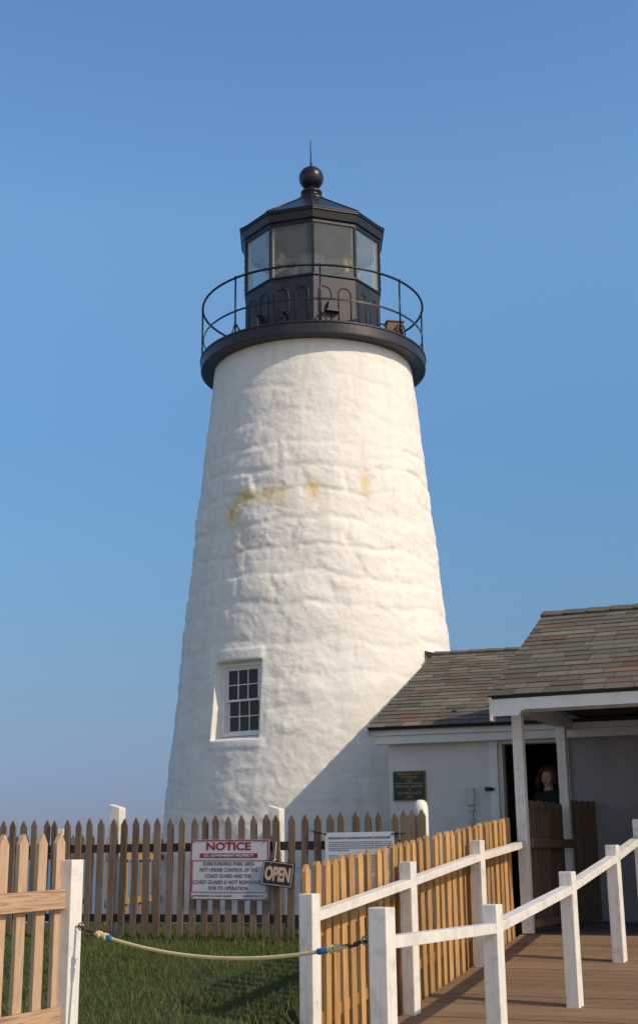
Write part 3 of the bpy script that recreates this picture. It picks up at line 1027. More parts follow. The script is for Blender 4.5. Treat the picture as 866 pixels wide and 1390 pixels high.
# plaque
PL = thing('plaque', 'dark green wall plaque with gold lettering on the white house wall', 'plaque', tuple(HM @ Vector((.243, -.02, 1.67))))
b = MB(); b.box((.385, .022, .335), HM, .003, (.243, -.013, 1.838)); b.build('panel', M['plaque_green'], PL)
PM = frame(HM @ Vector((.243, -.0255, 1.838)), wa)
b = MB()
for (cx, cz, sx, sz) in ((0, .163, .377, .006), (0, -.163, .377, .006), (-.187, 0, .005, .332), (.187, 0, .005, .332), (0, .028, .34, .006)):
    b.box((sx, .004, sz), PM, 0, (cx, 0, cz))
b.build('gold_border', M['plaque_gold'], PL)
add_texts([('PEMAQUID POINT', 0, .133, .27, .026, .01), ('LIGHTHOUSE', 0, .098, .19, .026, .01), ('1827', 0, .056, .06, .026, .01),
           ('NATIONAL REGISTER', 0, -.006, .32, .026, .01), ('OF', 0, -.043, .035, .022, .01), ('HISTORIC PLACES', 0, -.082, .28, .027, .01), ('1985', 0, -.128, .06, .026, .01)],
          M['plaque_gold'], 'lettering', PL, PM @ Matrix.Translation((0, -.001, 0)))

# ------------------------------------------------------------------ covered porch, deck and ramp
YP = R(24)
pn = Vector((math.cos(YP), -math.sin(YP), 0)); pb = Vector((math.sin(YP), math.cos(YP), 0))
C1 = Vector((1.965, -7.426, 0))
def PT(n, t, z): return C1 + pn * n + pb * t + Vector((0, 0, z))
PO = thing('covered_porch', 'open porch with white columns and shingled roof in front of the house', 'porch', tuple(PT(0, 0, .35)))
def post_box(n, t, z0, z1, s=.095, bev=.006):
    b = MB()
    b.box((s, s, z1 - z0), frame(PT(n, t, (z0 + z1) / 2), pn), bev)
    return b
for (n_, t_, z1) in ((0, 0, 2.40), (0, 1.70, 2.40), (4.2, 0, 2.40),):
    post_box(n_, t_, .355, z1, .098).build('column', M['white'], PO)
# roof planes
E1 = Vector((1.644, -7.80, 2.502)); PL_, PS = 2.26, .5048
pr = Vector((pb.x, pb.y, PS)).normalized(); prL = PL_ * math.sqrt(1 + PS * PS)
shingle_roof(E1, pn, pr, 6.2, prL, .142, .27, 'shingle_roof', PO)
TP = E1 + pr * prL
pbk = Vector((pb.x, pb.y, -PS)).normalized()
b = MB()
nb = Vector((pb.x * PS, pb.y * PS, 1)).normalized()
q = [TP, TP + pn * 6.2, TP + pn * 6.2 + pbk * 1.5, TP + pbk * 1.5]
b.hexa([p - nb * .03 for p in q] + q)
b.build('rear_slope', M['roof_under'], PO)
ridge_cap(TP, pn, pr, pbk, 5.9, PO)
# front header with the deeper end block at the column, rafters, side beam
e_n = (E1 - C1).dot(pn); e_t = (E1 - C1).dot(pb)
fm = frame(C1 + pn * e_n + pb * (e_t + .035), pn)
b = MB()
zt = 2.478
pts = [(.03, zt), (6.2, zt), (6.2, zt - .115), (.345, zt - .115), (.30, zt - .128), (.285, zt - .165), (.03, zt - .165)]
b.poly(pts, .03, fm)
b.build('fascia', M['trim'], PO)
b = MB(); b.box((.028, .10, .20), fm, .003, (.015, .03, zt - .108)); b.tube([fm @ Vector((.19, -.02, zt - .14)), fm @ Vector((.19, 0, zt - .14))], .008, 8); b.build('rake_end', M['trim'], PO)
b = MB()      # rake board under the left roof edge
m_ = frame((E1 + TP) / 2 + Vector((0, 0, -.075)) + pn * .02, pr, (-pb.x * PS, -pb.y * PS, 1)); b.box((prL, .024, .11), m_, .003); b.build('rake_board', M['trim'], PO)
b = MB()
b.box((.09, 2.70, .13), frame(PT(0, 1.0, 2.445), pn), .004)
b.build('side_beam', M['trim'], PO)
b = MB()
b.box((6.0, .09, .13), frame(PT(2.9, 0.0, 2.447), pn), .004)
b.build('front_beam', M['trim'], PO)
for k in range(11):
    b = MB()
    m_ = frame((E1 + TP) / 2 + pn * (.25 + k * .58) + Vector((0, 0, -.10)), pr, (-pb.x * PS, -pb.y * PS, 1))
    b.box((prL - .1, .045, .11), m_)
    b.build('rafter', M['roof_under'], PO)
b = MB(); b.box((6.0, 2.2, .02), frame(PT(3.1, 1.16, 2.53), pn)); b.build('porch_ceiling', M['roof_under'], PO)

# unseen side wall added to keep the sun out of the porch
b = MB(); b.poly([(.02, .05), (2.3, .05), (2.3, 3.28), (1.8, 3.52), (.02, 2.62)], .2, frame(PT(2.05, 0, 0), pb)); b.build('added_side_wall', M['shade_grey_wall'], EH)

# deck and ramp boards
DK = thing('boardwalk', 'brown timber deck and sloping ramp leading up to the porch', 'deck', tuple(PT(.5, 0, .3)))
def ramp_z(t):
    if t >= 0: return .35
    if t > -4.4: return .35 + .118 * t
    return .35 - .118 * 4.4 + (t + 4.4) * .02
b = MB()
t = -7.6
while t < 2.5:
    wdt = .135
    n1 = 2.5 if t < -.02 else 5.9
    za, zb = ramp_z(t + .001), ramp_z(t + wdt)
    if t > -.14 and t < 0: zb = .35
    n0 = -.07
    j = random.uniform(-.002, .002)
    p = [PT(n0, t + .004, za - .035 + j), PT(n1, t + .004, za - .035 + j), PT(n1, t + wdt - .004, zb - .035 + j), PT(n0, t + wdt - .004, zb - .035 + j)]
    q = [v + Vector((0, 0, .035)) for v in p]
    bb = MB(); bb.hexa(p + q)
    mid = (p[0] + p[1] + p[2] + p[3]) / 4
    # straight boards in their own frame so the grain follows them
    o = bb.build('deck_board', M['deck'] if t < .28 else M['shade_grey_floor'], DK, local=mid)  # boards past the shadow line take the shade-darkened colour
    t += wdt + .003
for n_ in (-.06, 2.48):
    b = MB()
    p = []
    for (t0, t1) in ((-7.6, -4.4), (-4.4, 0.0)):
        p = [PT(n_ - .02, t0, ramp_z(t0) - .24), PT(n_ + .02, t0, ramp_z(t0) - .24), PT(n_ + .02, t1, ramp_z(t1) - .24), PT(n_ - .02, t1, ramp_z(t1) - .24)]
        b.hexa(p + [v + Vector((0, 0, .2)) for v in p])
    b.build('stringer', M['old_rail'], DK)

# white railings
def railing(name, label, n, posts, rails):
    rt = thing(name, label, 'railing', tuple(PT(n, posts[0][0], ramp_z(posts[0][0]))), 'white railings beside the ramp')
    for (t, top, tilt) in posts:
        zb = ramp_z(t) - .55
        b = MB()
        b.box((.098, .098, top - zb), frame(Vector((0, 0, (zb + top) / 2)), (math.cos(R(30)), -math.sin(R(30)), 0)), .007)
        rot = Matrix.Rotation(R(tilt), 4, pb)
        o = None
        for v in b.bm.verts: v.co = Matrix.Translation(PT(n, t, 0)) @ v.co
        b.build('post', M['white'], rt, local=PT(n, t, zb))
    for (ta, za, tb, zb) in rails:
        A, B = PT(n, ta, za), PT(n, tb, zb)
        d = (B - A)
        up = Vector((0, 0, 1)) - d.normalized() * d.normalized().z
        m_ = frame((A + B) / 2 - Vector((0, 0, .028)), d, up)
        b = MB(); b.box((d.length, .082, .056), m_, .004)
        b.build('rail', M['white_rail'], rt)
    return rt
railing('ramp_railing', 'white post railing in front of the golden picket fence, joining the porch column', 0,
        [(-4.865, .842, 0), (-3.137, 1.018, 0), (-1.449, 1.18, 0)],
        [(-4.816, .735, -3.186, .893), (-3.088, .905, -1.498, 1.066), (-1.40, 1.072, -.05, 1.182)])
railing('ramp_railing', 'nearer white post railing rising along the right side of the ramp', 1.08,
        [(-6.40, .822, 0), (-4.62, .775, 0), (-2.745, .937, 0), (-1.165, 1.128, 0), (.05, 1.36, 0)],
        [(-6.351, .688, -4.669, .668), (-4.571, .672, -2.794, .838), (-2.696, .855, -1.214, 1.042), (-1.116, 1.055, 0.0, 1.215)])

# ------------------------------------------------------------------ fences
def picket_mesh(name, wd, h, th, tip, dog=False):
    b = MB()
    if dog: pts = [(-wd / 2, 0), (wd / 2, 0), (wd / 2, h - tip), (wd / 2 - tip, h), (-wd / 2 + tip, h), (-wd / 2, h - tip)]
    else: pts = [(-wd / 2, 0), (wd / 2, 0), (wd / 2, h - tip), (.003, h), (-.003, h), (-wd / 2, h - tip)]
    b.poly(pts, th)
    me = bpy.data.meshes.new(name)
    b.bm.to_mesh(me); b.bm.free()
    return me

def place_picket(me, mat, parent, pos, ang, sc_=(1, 1, 1), tilt=.6):
    if not me.materials: me.materials.append(mat)
    o = bpy.data.objects.new('picket', me)
    link(o, parent)
    o.location = Vector(pos) - origin(parent)
    o.rotation_euler = (R(random.uniform(-tilt, tilt) * .6), R(random.uniform(-tilt, tilt)), -ang + R(random.uniform(-2, 2)))
    o.scale = sc_
    return o

# main weathered fence in front of the tower
YF = R(22)
fa = Vector((math.cos(YF), -math.sin(YF), 0)); fb = Vector((math.sin(YF), math.cos(YF), 0))
F0 = Vector((-.82, -8.35, 0))
def FP(s, y, z): return F0 + fa * s + fb * y + Vector((0, 0, z))
MF = thing('picket_fence', 'long weathered brown picket fence across the lawn in front of the tower', 'fence', tuple(FP(-.5, 0, .37)))
pm = picket_mesh('picket_weathered', .062, 1.01, .02, .055)
s = -3.7
while s < 1.66:
    place_picket(pm, M['old_wood'], MF, FP(s, 0, .405 + random.uniform(-.009, .009)), YF, (random.uniform(.90, 1.06), 1, 1), 1.0)
    s += .1178 + random.uniform(-.003, .003)
for s in (1.685, 1.765, 1.845):
    place_picket(pm, M['old_wood'], MF, FP(s, .0, .42), YF, (1.05, 1, 1.0))
for (z0, z1) in ((1.117, 1.19), (.522, .588)):
    for (sa, sb_) in ((-4.2, -1.14), (-1.137, .50), (.503, 1.88)):
        b = MB(); b.box((sb_ - sa, .038, z1 - z0), frame(FP((sa + sb_) / 2, .0315, (z0 + z1) / 2), fa), .003)
        b.build('rail', M['old_rail'], MF)
for (s, top, y) in ((-1.118, 1.548, .11), (.48, 1.500, .11), (-2.95, 1.40, .11)):
    b = MB()
    hw = .056
    b.poly([(-hw, .1), (hw, .1), (hw, top - .035), (-hw, top)], .112, frame(FP(s, y, 0), fa))
    bmesh.ops.bevel(b.bm, geom=b.bm.edges[:], offset=.005, segments=1, affect='EDGES')
    b.build('post', M['white'], MF, local=FP(s, y, .1))
b = MB()
b.lathe([(.062, .1), (.062, 1.42), (.058, 1.465), (.045, 1.497), (.02, 1.512)], 28, 0, True, True, center=(FP(1.80, .13, 0).x, FP(1.80, .13, 0).y))
b.build('round_post', M['white'], MF)

# golden picket fence along the ramp
GF = thing('picket_fence', 'golden new cedar picket fence rising along the left of the ramp', 'fence', tuple(PT(-.14, -4.6, 0)))
t = -4.66
gms = [picket_mesh('picket_cedar', .072, 1.0, .026, tp_, True) for tp_ in (.020, .028, .032)]
while t < -.04:
    top = 1.412 + .0853 * t + random.uniform(-.006, .006)
    bot = ramp_z(t) - .10
    place_picket(random.choice(gms), M['gold_wood'], GF, PT(-.115, t, bot), YP + R(4) - R(90), (random.uniform(.88, 1.08), 1, top - bot), .8)
    t += .150 + random.uniform(-.010, .010)
for dz in (.42, .95):
    A, B = PT(-.143, -4.66, .90 - dz + .10), PT(-.143, -.05, 1.33 - dz + .16)
    d = B - A
    m_ = frame((A + B) / 2, d, Vector((0, 0, 1)))
    b = MB(); b.box((d.length, .034, .07), m_, .003); b.build('rail', M['gold_wood'], GF)

# brown stockade panels between the columns
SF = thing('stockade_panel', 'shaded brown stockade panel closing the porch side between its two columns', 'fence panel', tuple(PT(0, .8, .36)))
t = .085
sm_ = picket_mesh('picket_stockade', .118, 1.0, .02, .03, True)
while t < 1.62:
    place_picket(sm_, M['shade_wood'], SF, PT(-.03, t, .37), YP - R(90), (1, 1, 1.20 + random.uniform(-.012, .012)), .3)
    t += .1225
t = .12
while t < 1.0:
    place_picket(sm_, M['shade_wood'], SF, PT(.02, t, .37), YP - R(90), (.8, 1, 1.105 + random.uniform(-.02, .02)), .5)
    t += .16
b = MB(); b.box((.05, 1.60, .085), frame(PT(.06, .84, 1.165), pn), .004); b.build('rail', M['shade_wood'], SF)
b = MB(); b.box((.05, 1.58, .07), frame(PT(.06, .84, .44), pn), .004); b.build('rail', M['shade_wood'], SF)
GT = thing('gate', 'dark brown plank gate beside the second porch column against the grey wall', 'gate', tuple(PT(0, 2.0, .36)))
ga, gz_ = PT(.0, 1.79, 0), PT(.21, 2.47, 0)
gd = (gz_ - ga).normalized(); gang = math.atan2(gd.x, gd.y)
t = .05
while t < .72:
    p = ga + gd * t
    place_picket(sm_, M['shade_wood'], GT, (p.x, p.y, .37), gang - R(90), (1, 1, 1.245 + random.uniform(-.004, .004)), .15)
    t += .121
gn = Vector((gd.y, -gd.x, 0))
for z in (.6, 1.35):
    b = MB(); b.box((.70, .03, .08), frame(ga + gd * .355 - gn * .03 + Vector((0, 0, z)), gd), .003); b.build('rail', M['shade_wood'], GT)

# tan pine fence and rope post at the left
YL = R(30)
la = Vector((math.sin(YL), math.cos(YL), 0)); lb = Vector((math.cos(YL), -math.sin(YL), 0))   # along (away), to the right
L1 = Vector((-1.376, -12.449, 0))
LF = thing('picket_fence', 'tan pine picket fence running out of frame at lower left', 'fence', tuple(L1 + Vector((0, 0, -.05))))
tm_ = picket_mesh('picket_tan', .072, 1.0, .027, .046)
for k in range(9):
    p = L1 - la * (.06 + k * .155) - lb * .035
    zt_ = 1.205 - .004 * k
    place_picket(tm_, M['tan_wood'], LF, (p.x, p.y, .02), YL - R(90), (1, 1, zt_ - .02), .4)
for (z, hh_) in ((.845, .105), (.22, .105)):
    A = L1 - la * 1.5 + Vector((0, 0, z - .035)); B = L1 - la * .052 + Vector((0, 0, z))
    d = B - A
    b = MB(); b.box((d.length, .036, hh_), frame((A + B) / 2 + lb * .0, d, (0, 0, 1)), .003)
    for v in b.bm.verts: v.co -= (A + B) / 2
    me = bpy.data.meshes.new('rail'); 
    # keep the grain running along the rail: mesh in the rail's own frame
    m_ = frame((0, 0, 0), d, (0, 0, 1)); mi = m_.to_3x3().inverted()
    for v in b.bm.verts: v.co = mi @ v.co
    b.bm.to_mesh(me); b.bm.free(); me.materials.append(M['tan_rail'])
    o = link(bpy.data.objects.new('rail', me), LF)
    o.location = (A + B) / 2 - origin(LF); o.rotation_euler = m_.to_euler()
b = MB()
b.box((.104, .104, 1.75), frame(L1 + Vector((0, 0, 1.058 - .875)), lb), .006)
b.build('post', M['white'], LF, local=L1 + Vector((0, 0, -.6)))

# fence at the edge of the bluff behind
BF = thing('picket_fence', 'farther picket fence at the bluff edge, left of the tower behind the front fence', 'fence', (-3.4, -3.1, .25))
bpm = picket_mesh('picket_far', .062, 1.06, .02, .05)
ba = Vector((math.cos(R(12)), -math.sin(R(12)), 0))
B0 = Vector((-2.83, -3.15, 0))
for k in range(21):
    p = B0 - ba * (.126 * k)
    place_picket(bpm, M['old_wood'], BF, (p.x, p.y, .30), R(12))
for z in (1.10, .56):
    b = MB(); b.box((2.7, .036, .07), frame(B0 - ba * 1.33 + Vector((0, .03, z)), ba), .002); b.build('rail', M['old_rail'], BF)
bl = Vector((math.sin(R(9)), math.cos(R(9)), 0))
bpm2 = picket_mesh('picket_far_tan', .062, 1.06, .02, .05)
for k in range(14):
    p = B0 + Vector((.19, .05, 0)) + bl * (.21 * k)
    place_picket(bpm2, M['gold_wood'], BF, (p.x, p.y, .28), R(9 - 90))
for z in (1.09, .54):
    b = MB(); A = B0 + Vector((.22, .05, z)); b.box((2.9, .036, .075), frame(A + bl * 1.4, bl), .002); b.build('rail', M['gold_wood'], BF)
for (x, y, tp) in ((-2.36, -.35, 1.43), (-3.25, -3.0, 1.44)):
    b = MB(); b.box((.11, .11, 1.5), frame(Vector((x, y, tp - .75)), (math.cos(R(14)), -math.sin(R(14)), 0)), .006); b.build('post', M['white'], BF, local=(x, y, tp - 1.4))

# ------------------------------------------------------------------ signs on the main fence
NS = thing('notice_sign', 'white rectangular notice sign with dark red border on the front of the weathered fence', 'sign', tuple(FP(.095, -.02, .708)))
NM = frame(FP(.095, -.026, .960), fa)
NM = NM @ Matrix.Rotation(R(.6), 4, 'Y')
b = MB(); b.box((.757, .004, .505), NM, 0); b.build('panel', M['sign_white'], NS)
k = .757 / 464
def Nx(x): return (x - 320) * k
kz = .505 / 353
def Nz(y): return (351.5 - y) * kz
b = MB()
def bar(x0, x1, y0, y1): b.box(((x1 - x0) * k, .003, (y1 - y0) * kz), NM, 0, ((Nx(x0) + Nx(x1)) / 2, -.0036, (Nz(y0) + Nz(y1)) / 2))
bar(90, 550, 177, 183); bar(90, 550, 520, 526); bar(90, 96, 183, 520); bar(544, 550, 183, 520)
bar(145, 485, 255, 281)
bar(100, 538, 295, 298); bar(100, 538, 479, 482); bar(100, 103, 298, 479); bar(535, 538, 298, 479)
b.build('red_border', M['sign_red'], NS)
NT = NM @ Matrix.Translation((0, -.0022, 0))
add_texts([('NOTICE', Nx(314), Nz(214), 264 * k, 48 * kz, .035)], M['sign_red'], 'heading', NS, NT)
add_texts([('U.S. GOVERNMENT PROPERTY', Nx(315), Nz(268), 294 * k, 14.5 * kz, .03)], M['sign_white'], 'subheading', NS, NM @ Matrix.Translation((0, -.0055, 0)))
add_texts([('SURROUNDING PARK AREA', Nx(316), Nz(316), 303 * k, 22 * kz, .001), ('NOT UNDER CONTROL OF THE', Nx(317), Nz(351), 341 * k, 22 * kz, .001), ('COAST GUARD AND THE', Nx(314), Nz(387), 272 * k, 22 * kz, .001),
           ('COAST GUARD IS NOT RESPONSIBLE', Nx(318), Nz(423), 424 * k, 22 * kz, .001), ('FOR ITS OPERATION', Nx(316), Nz(458), 228 * k, 22 * kz, .001),
           ('COMMANDANT U.S. COAST GUARD', Nx(219), Nz(503), 238 * k, 11 * kz, .0), ('WASHINGTON, D.C.', Nx(465), Nz(503), 130 * k, 11 * kz, .0)],
          M['sign_text'], 'lettering', NS, NT)
for (x, y) in ((104, 189), (524, 189), (318, 186), (104, 514), (536, 514)):
    b = MB(); b.sphere(NM @ Vector((Nx(x), -.004, Nz(y))), .006, 8); b.build('bolt', M['sign_text'], NS)

OS = thing('open_sign', 'small tilted black OPEN sign hanging on string at the notice sign corner', 'sign', tuple(FP(.54, -.04, .80)))
OM = frame(FP(.566, -.054, .922), fa) @ Matrix.Rotation(R(6.5), 4, 'Y') @ Matrix.Rotation(R(-4), 4, 'X')
b = MB(); b.box((.292, .012, .206), OM, .003); b.build('panel', M['sign_black'], OS)
b = MB()
for (cx, cz, sx, sz) in ((0, .092, .274, .005), (0, -.092, .274, .005), (-.1345, 0, .005, .179), (.1345, 0, .005, .179)): b.box((sx, .003, sz), OM, 0, (cx, -.0065, cz))
b.build('border', M['sign_border'], OS)
add_texts([('OPEN', 0, 0, .238, .122, .05)], M['open_text'], 'lettering', OS, OM @ Matrix.Translation((0, -.0064, 0)))
b = MB()
tp = FP(.535, -.015, 1.19)
b.tube([OM @ Vector((-.045, -.009, .085)), OM @ Vector((-.040, -.009, .125)), tp], .0035, 6)
b.tube([OM @ Vector((.06, -.004, .10)), FP(.565, -.012, 1.13), tp], .002, 6)
b.tube([OM @ Vector((-.075, -.010, .07)), OM @ Vector((-.05, -.011, .10)), OM @ Vector((-.03, -.010, .12))], .004, 6)
b.build('hanging_string', M['string'], OS)

WB = thing('welcome_board', 'pale printed welcome board tied to the fence behind the golden pickets', 'sign', tuple(FP(1.30, -.02, .70)))
BM_ = frame(FP(1.302, -.030, .955), fa)
b = MB(); b.box((.616, .006, .60), BM_, .001); b.build('panel', M['board_white'], WB)
add_texts([('WELCOME TO THE PEMAQUID POINT LIGHTHOUSE', .0, .255, .555, .017, .045)], M['board_text'], 'heading', WB, BM_ @ Matrix.Translation((0, -.004, 0)))
for (za, zb) in ((.222, .145), (.112, -.03), (-.062, -.27)):      # print too fine to read: broken lines of ink
    b = MB(); z = za
    while z > zb:
        x = -.272
        end = .27 if z - .0165 > zb else random.uniform(-.1, .2)
        while x < end:
            l = random.uniform(.008, .034)
            b.box((l, .0012, .0065), BM_, 0, (x + l / 2, -.0038, z)); x += l + .006
        z -= .0165
    b.build('small_print', M['board_text'], WB)
for (xa, za, s_) in ((-.300, .29, -.14), (.300, .285, .11)):
    b = MB()
    A = BM_ @ Vector((xa, -.006, za)); B = FP(1.302 + xa + s_, -.014, 1.275 if s_ < 0 else 1.245)
    b.tube([A, A.lerp(B, .4) + Vector((0, 0, -.006)), B], .005, 6); b.sphere(A.lerp(B, .35), .011, 8); b.sphere(A, .009, 8)
    b.build('cord', M['cord'], WB)

# ------------------------------------------------------------------ rope barrier
RP = thing('rope_barrier', 'yellow rope slung between the left white post and the nearest ramp post', 'rope', (-.5, -13.1, .55))
A = L1 + lb * .085 + Vector((0, 0, .690))
R1 = PT(1.08, -6.40, 0)
B = R1 - pn * .070 + Vector((0, 0, .668))
def cat(u):
    p = A.lerp(B, u); sag = .118 * 4 * u * (1 - u)
    return p + Vector((0, 0, -sag))
b = MB()
pts = [cat(.06 + .88 * k / 40) for k in range(41)]
b.tube(pts, .0095, 8); b.build('rope', M['rope'], RP)
for (u0, u1) in ((.0, .075), (.925, 1.0)):
    b = MB()
    q = [cat(u0 + (u1 - u0) * k / 6) for k in range(7)]
    for j in range(3):
        b.tube([p + Vector((.006 * math.sin(k * 2.1 + j * 2.1), .006 * math.cos(k * 2.1 + j * 2.1), .008 * math.sin(k * 1.7 + j))) for k, p in enumerate(q)], .006, 6)
    b.build('twine', M['rope_dark'], RP)
for u in (.075, .10, .905, .885):
    b = MB()
    p = cat(u)
    d = (cat(u + .01) - cat(u - .01)).normalized()
    for q in range(2):
        c = p + d * .014 * q
        x = d.cross(Vector((0, 0, 1))).normalized(); y = d.cross(x)
        b.tube([c + (x * math.cos(2 * math.pi * k / 12) + y * math.sin(2 * math.pi * k / 12)) * .013 + d * .006 * math.sin(k) for k in range(12)], .0085, 6, True)
    b.build('knot', M['rope'], RP)
for u in (.118, .862):
    b = MB(); b.tube([cat(u - .014), cat(u + .012)], .0155, 10); b.build('tape', M['rope_blue'], RP)
for (c, n_, t_) in ((L1 + lb * .053 + Vector((0, 0, .694)), lb, la), (R1 - pn * .050 + Vector((0, 0, .670)), -pn, pb)):
    b = MB()
    b.tube([c, c + n_ * .02], .006, 8)
    cc = c + n_ * .036
    b.tube([cc + (n_ * math.cos(2 * math.pi * k / 16) + Vector((0, 0, 1)) * math.sin(2 * math.pi * k / 16)) * .018 for k in range(16)], .0048, 8, True)
    b.build('eye_bolt', M['steel'], RP)

# ------------------------------------------------------------------ people
_u = bmesh.new(); bmesh.ops.create_uvsphere(_u, u_segments=20, v_segments=14, radius=1.0); _u.verts.index_update()
UNIT_V = [tuple(v.co) for v in _u.verts]; UNIT_F = [[v.index for v in f.verts] for f in _u.faces]; _u.free()
def person(label, pos, face_ang, height, hair, cloth, arms, hair_style='curly', skin='skin'):
    k = height / 1.75
    J = {'pelvis': (0, 0, .95, .125, .10), 'waist': (0, 0, 1.10, .118, .092), 'chest': (0, -.005, 1.30, .140, .105), 'neckb': (0, .01, 1.45, .075, .065), 'neck': (0, 0, 1.53, .052, .054), 'skull': (0, -.012, 1.60, .062, .072)}
    E_ = [('pelvis', 'waist'), ('waist', 'chest'), ('chest', 'neckb'), ('neckb', 'neck'), ('neck', 'skull')]
    for sd, sg in (('L', 1), ('R', -1)):
        J['hip' + sd] = (.095 * sg, 0, .90, .088, .09); J['knee' + sd] = (.10 * sg, -.01, .50, .058, .060); J['ank' + sd] = (.10 * sg, .015, .085, .040, .042); J['toe' + sd] = (.115 * sg, -.15, .035, .036, .028)
        E_ += [('pelvis', 'hip' + sd), ('hip' + sd, 'knee' + sd), ('knee' + sd, 'ank' + sd), ('ank' + sd, 'toe' + sd)]
        J['sh' + sd] = (.165 * sg, .01, 1.405, .062, .062)
        el, wr, hd = arms[0 if sg > 0 else 1]
        J['el' + sd] = (el[0] * sg, el[1], el[2], .043, .043); J['wr' + sd] = (wr[0] * sg, wr[1], wr[2], .029, .026); J['pa' + sd] = (hd[0] * sg, hd[1], hd[2], .034, .020)
        E_ += [('chest', 'sh' + sd), ('sh' + sd, 'el' + sd), ('el' + sd, 'wr' + sd), ('wr' + sd, 'pa' + sd)]
    names = list(J)
    me = bpy.data.meshes.new('body_skeleton')
    me.from_pydata([J[n_][:3] for n_ in names], [(names.index(a), names.index(b_)) for a, b_ in E_], [])
    ob = bpy.data.objects.new('body_tmp', me); COL.objects.link(ob)
    md = ob.modifiers.new('skin', 'SKIN'); md.use_smooth_shade = True
    for i, n_ in enumerate(names):
        me.skin_vertices[0].data[i].radius = J[n_][3:5]
        me.skin_vertices[0].data[i].use_root = (n_ == 'pelvis')
    ob.modifiers.new('sub', 'SUBSURF').levels = 2
    bpy.context.view_layer.update()
    dg = bpy.context.evaluated_depsgraph_get()
    bm = bmesh.new(); bm.from_mesh(ob.evaluated_get(dg).to_mesh())
    bpy.data.objects.remove(ob)
    bm.verts.index_update()
    PV = [tuple(v.co) for v in bm.verts]; PF = [[v.index for v in f.verts] for f in bm.faces]; bm.free()
    def ball(c, r, sc3):
        n0 = len(PV)
        PV.extend((x * r * sc3[0] + c[0], y * r * sc3[1] + c[1], z * r * sc3[2] + c[2]) for x, y, z in UNIT_V)
        PF.extend([n0 + i for i in f] for f in UNIT_F)
    HZ = -.026
    def hball(c, r, q3): ball((c[0], c[1], c[2] + HZ), r, q3)
    # head: skull, jaw, nose, brow, chin, ears
    hball((0, .002, 1.652), .092, (.84, 1.03, 1.05)); hball((0, -.022, 1.595), .065, (.86, .98, 1.0)); hball((0, -.062, 1.560), .026, (1.1, .9, .8))
    hball((0, -.099, 1.622), .013, (.8, 1.1, 1.7)); hball((0, -.108, 1.608), .013, (1.15, .9, .75)); hball((0, -.078, 1.662), .03, (1.7, .55, .5))
    hball((0, -.086, 1.578), .018, (1.35, .55, .55))
    for sg in (1, -1):
        hball((.036 * sg, -.066, 1.610), .026, (1, .8, .85)); hball((.079 * sg, .012, 1.627), .022, (.35, .8, 1.25))
        w_ = Vector((J['wrL' if sg > 0 else 'wrR'][:3])); p_ = Vector((J['paL' if sg > 0 else 'paR'][:3]))
        d = (p_ - w_).normalized()
        side = d.cross(Vector((0, 1, 0)));  side = side.normalized() if side.length > .1 else Vector((1, 0, 0))
        nrm = d.cross(side)
        for fi, (off, ln_) in enumerate(((-.026, .066), (-.009, .076), (.009, .071), (.026, .056))):
            b0 = p_ + side * off + d * .01
            for q in range(6):
                u = q / 5
                c = b0 + d * ln_ * u + nrm * .018 * u * u
                ball(c, .0092 - .002 * u, (1, 1, 1))
        th = w_.lerp(p_, .45) + side * -.03
        for q in range(5):
            u = q / 4
            ball(th + (d * .75 - side * .65).normalized() * .055 * u, .0105 - .002 * u, (1, 1, 1))
    me = bpy.data.meshes.new('person'); me.from_pydata(PV, [], PF); me.update()
    ob = bpy.data.objects.new('person_tmp', me); COL.objects.link(ob)
    rm = ob.modifiers.new('re', 'REMESH'); rm.mode = 'VOXEL'; rm.voxel_size = .0078; rm.use_smooth_shade = True
    sm = ob.modifiers.new('sm', 'SMOOTH'); sm.factor = .5; sm.iterations = 2
    bpy.context.view_layer.update()
    dg = bpy.context.evaluated_depsgraph_get()
    body = bpy.data.meshes.new_from_object(ob.evaluated_get(dg)); body.name = 'person'
    bpy.data.objects.remove(ob)
    body.materials.clear(); body.materials.append(M[skin])
    root = bpy.data.objects.new('person', body); COL.objects.link(root)
    root.location = pos; root.rotation_euler = (0, 0, face_ang); root.scale = (k, k, k)
    tag(root, label, 'person')
    def sub(name, bm_, mat):
        if name in ('hair', 'eye', 'lips'):
            for v in bm_.verts: v.co.z += HZ
        m2 = bpy.data.meshes.new(name); bm_.to_mesh(m2); bm_.free(); m2.materials.append(mat)
        return link(bpy.data.objects.new(name, m2), root)
    def shell(name, mat, keep, off):
        q = bmesh.new(); q.from_mesh(body); q.normal_update()
        kill = [f for f in q.faces if not keep(f.calc_center_median())]
        bmesh.ops.delete(q, geom=kill, context='FACES')
        for v in q.verts: v.co += v.normal * (off + .004 * noise.noise(v.co * 14))
        for f in q.faces: f.smooth = True
        return sub(name, q, mat)
    wl, wr_ = Vector(J['wrL'][:3]), Vector(J['wrR'][:3])
    el, er = Vector(J['elL'][:3]), Vector(J['elR'][:3])
    def near_fore(p):
        for a_, b_ in ((el, wl), (er, wr_)):
            for u in (.25, .5, .75, 1, 1.3, 1.7, 2.0):
                if (p - a_.lerp(b_, u)).length < .062: return True
        return False
    shell('shirt', M[cloth], lambda p: .92 < p.z < (1.475 - .5 * max(0, -p.y - .02)) and not near_fore(p) or (p.z < 1.46 and p.z > .92 and abs(p.x) < .16), .011)
    shell('trousers', M['cloth_navy'], lambda p: .10 < p.z < .97 and abs(p.x) < .22 and not near_fore(p), .012)
    shell('shoes', M['cloth_black'], lambda p: p.z < .105, .008)
    # hair
    q = bmesh.new()
    r_ = bmesh.ops.create_uvsphere(q, u_segments=40, v_segments=28, radius=.103)
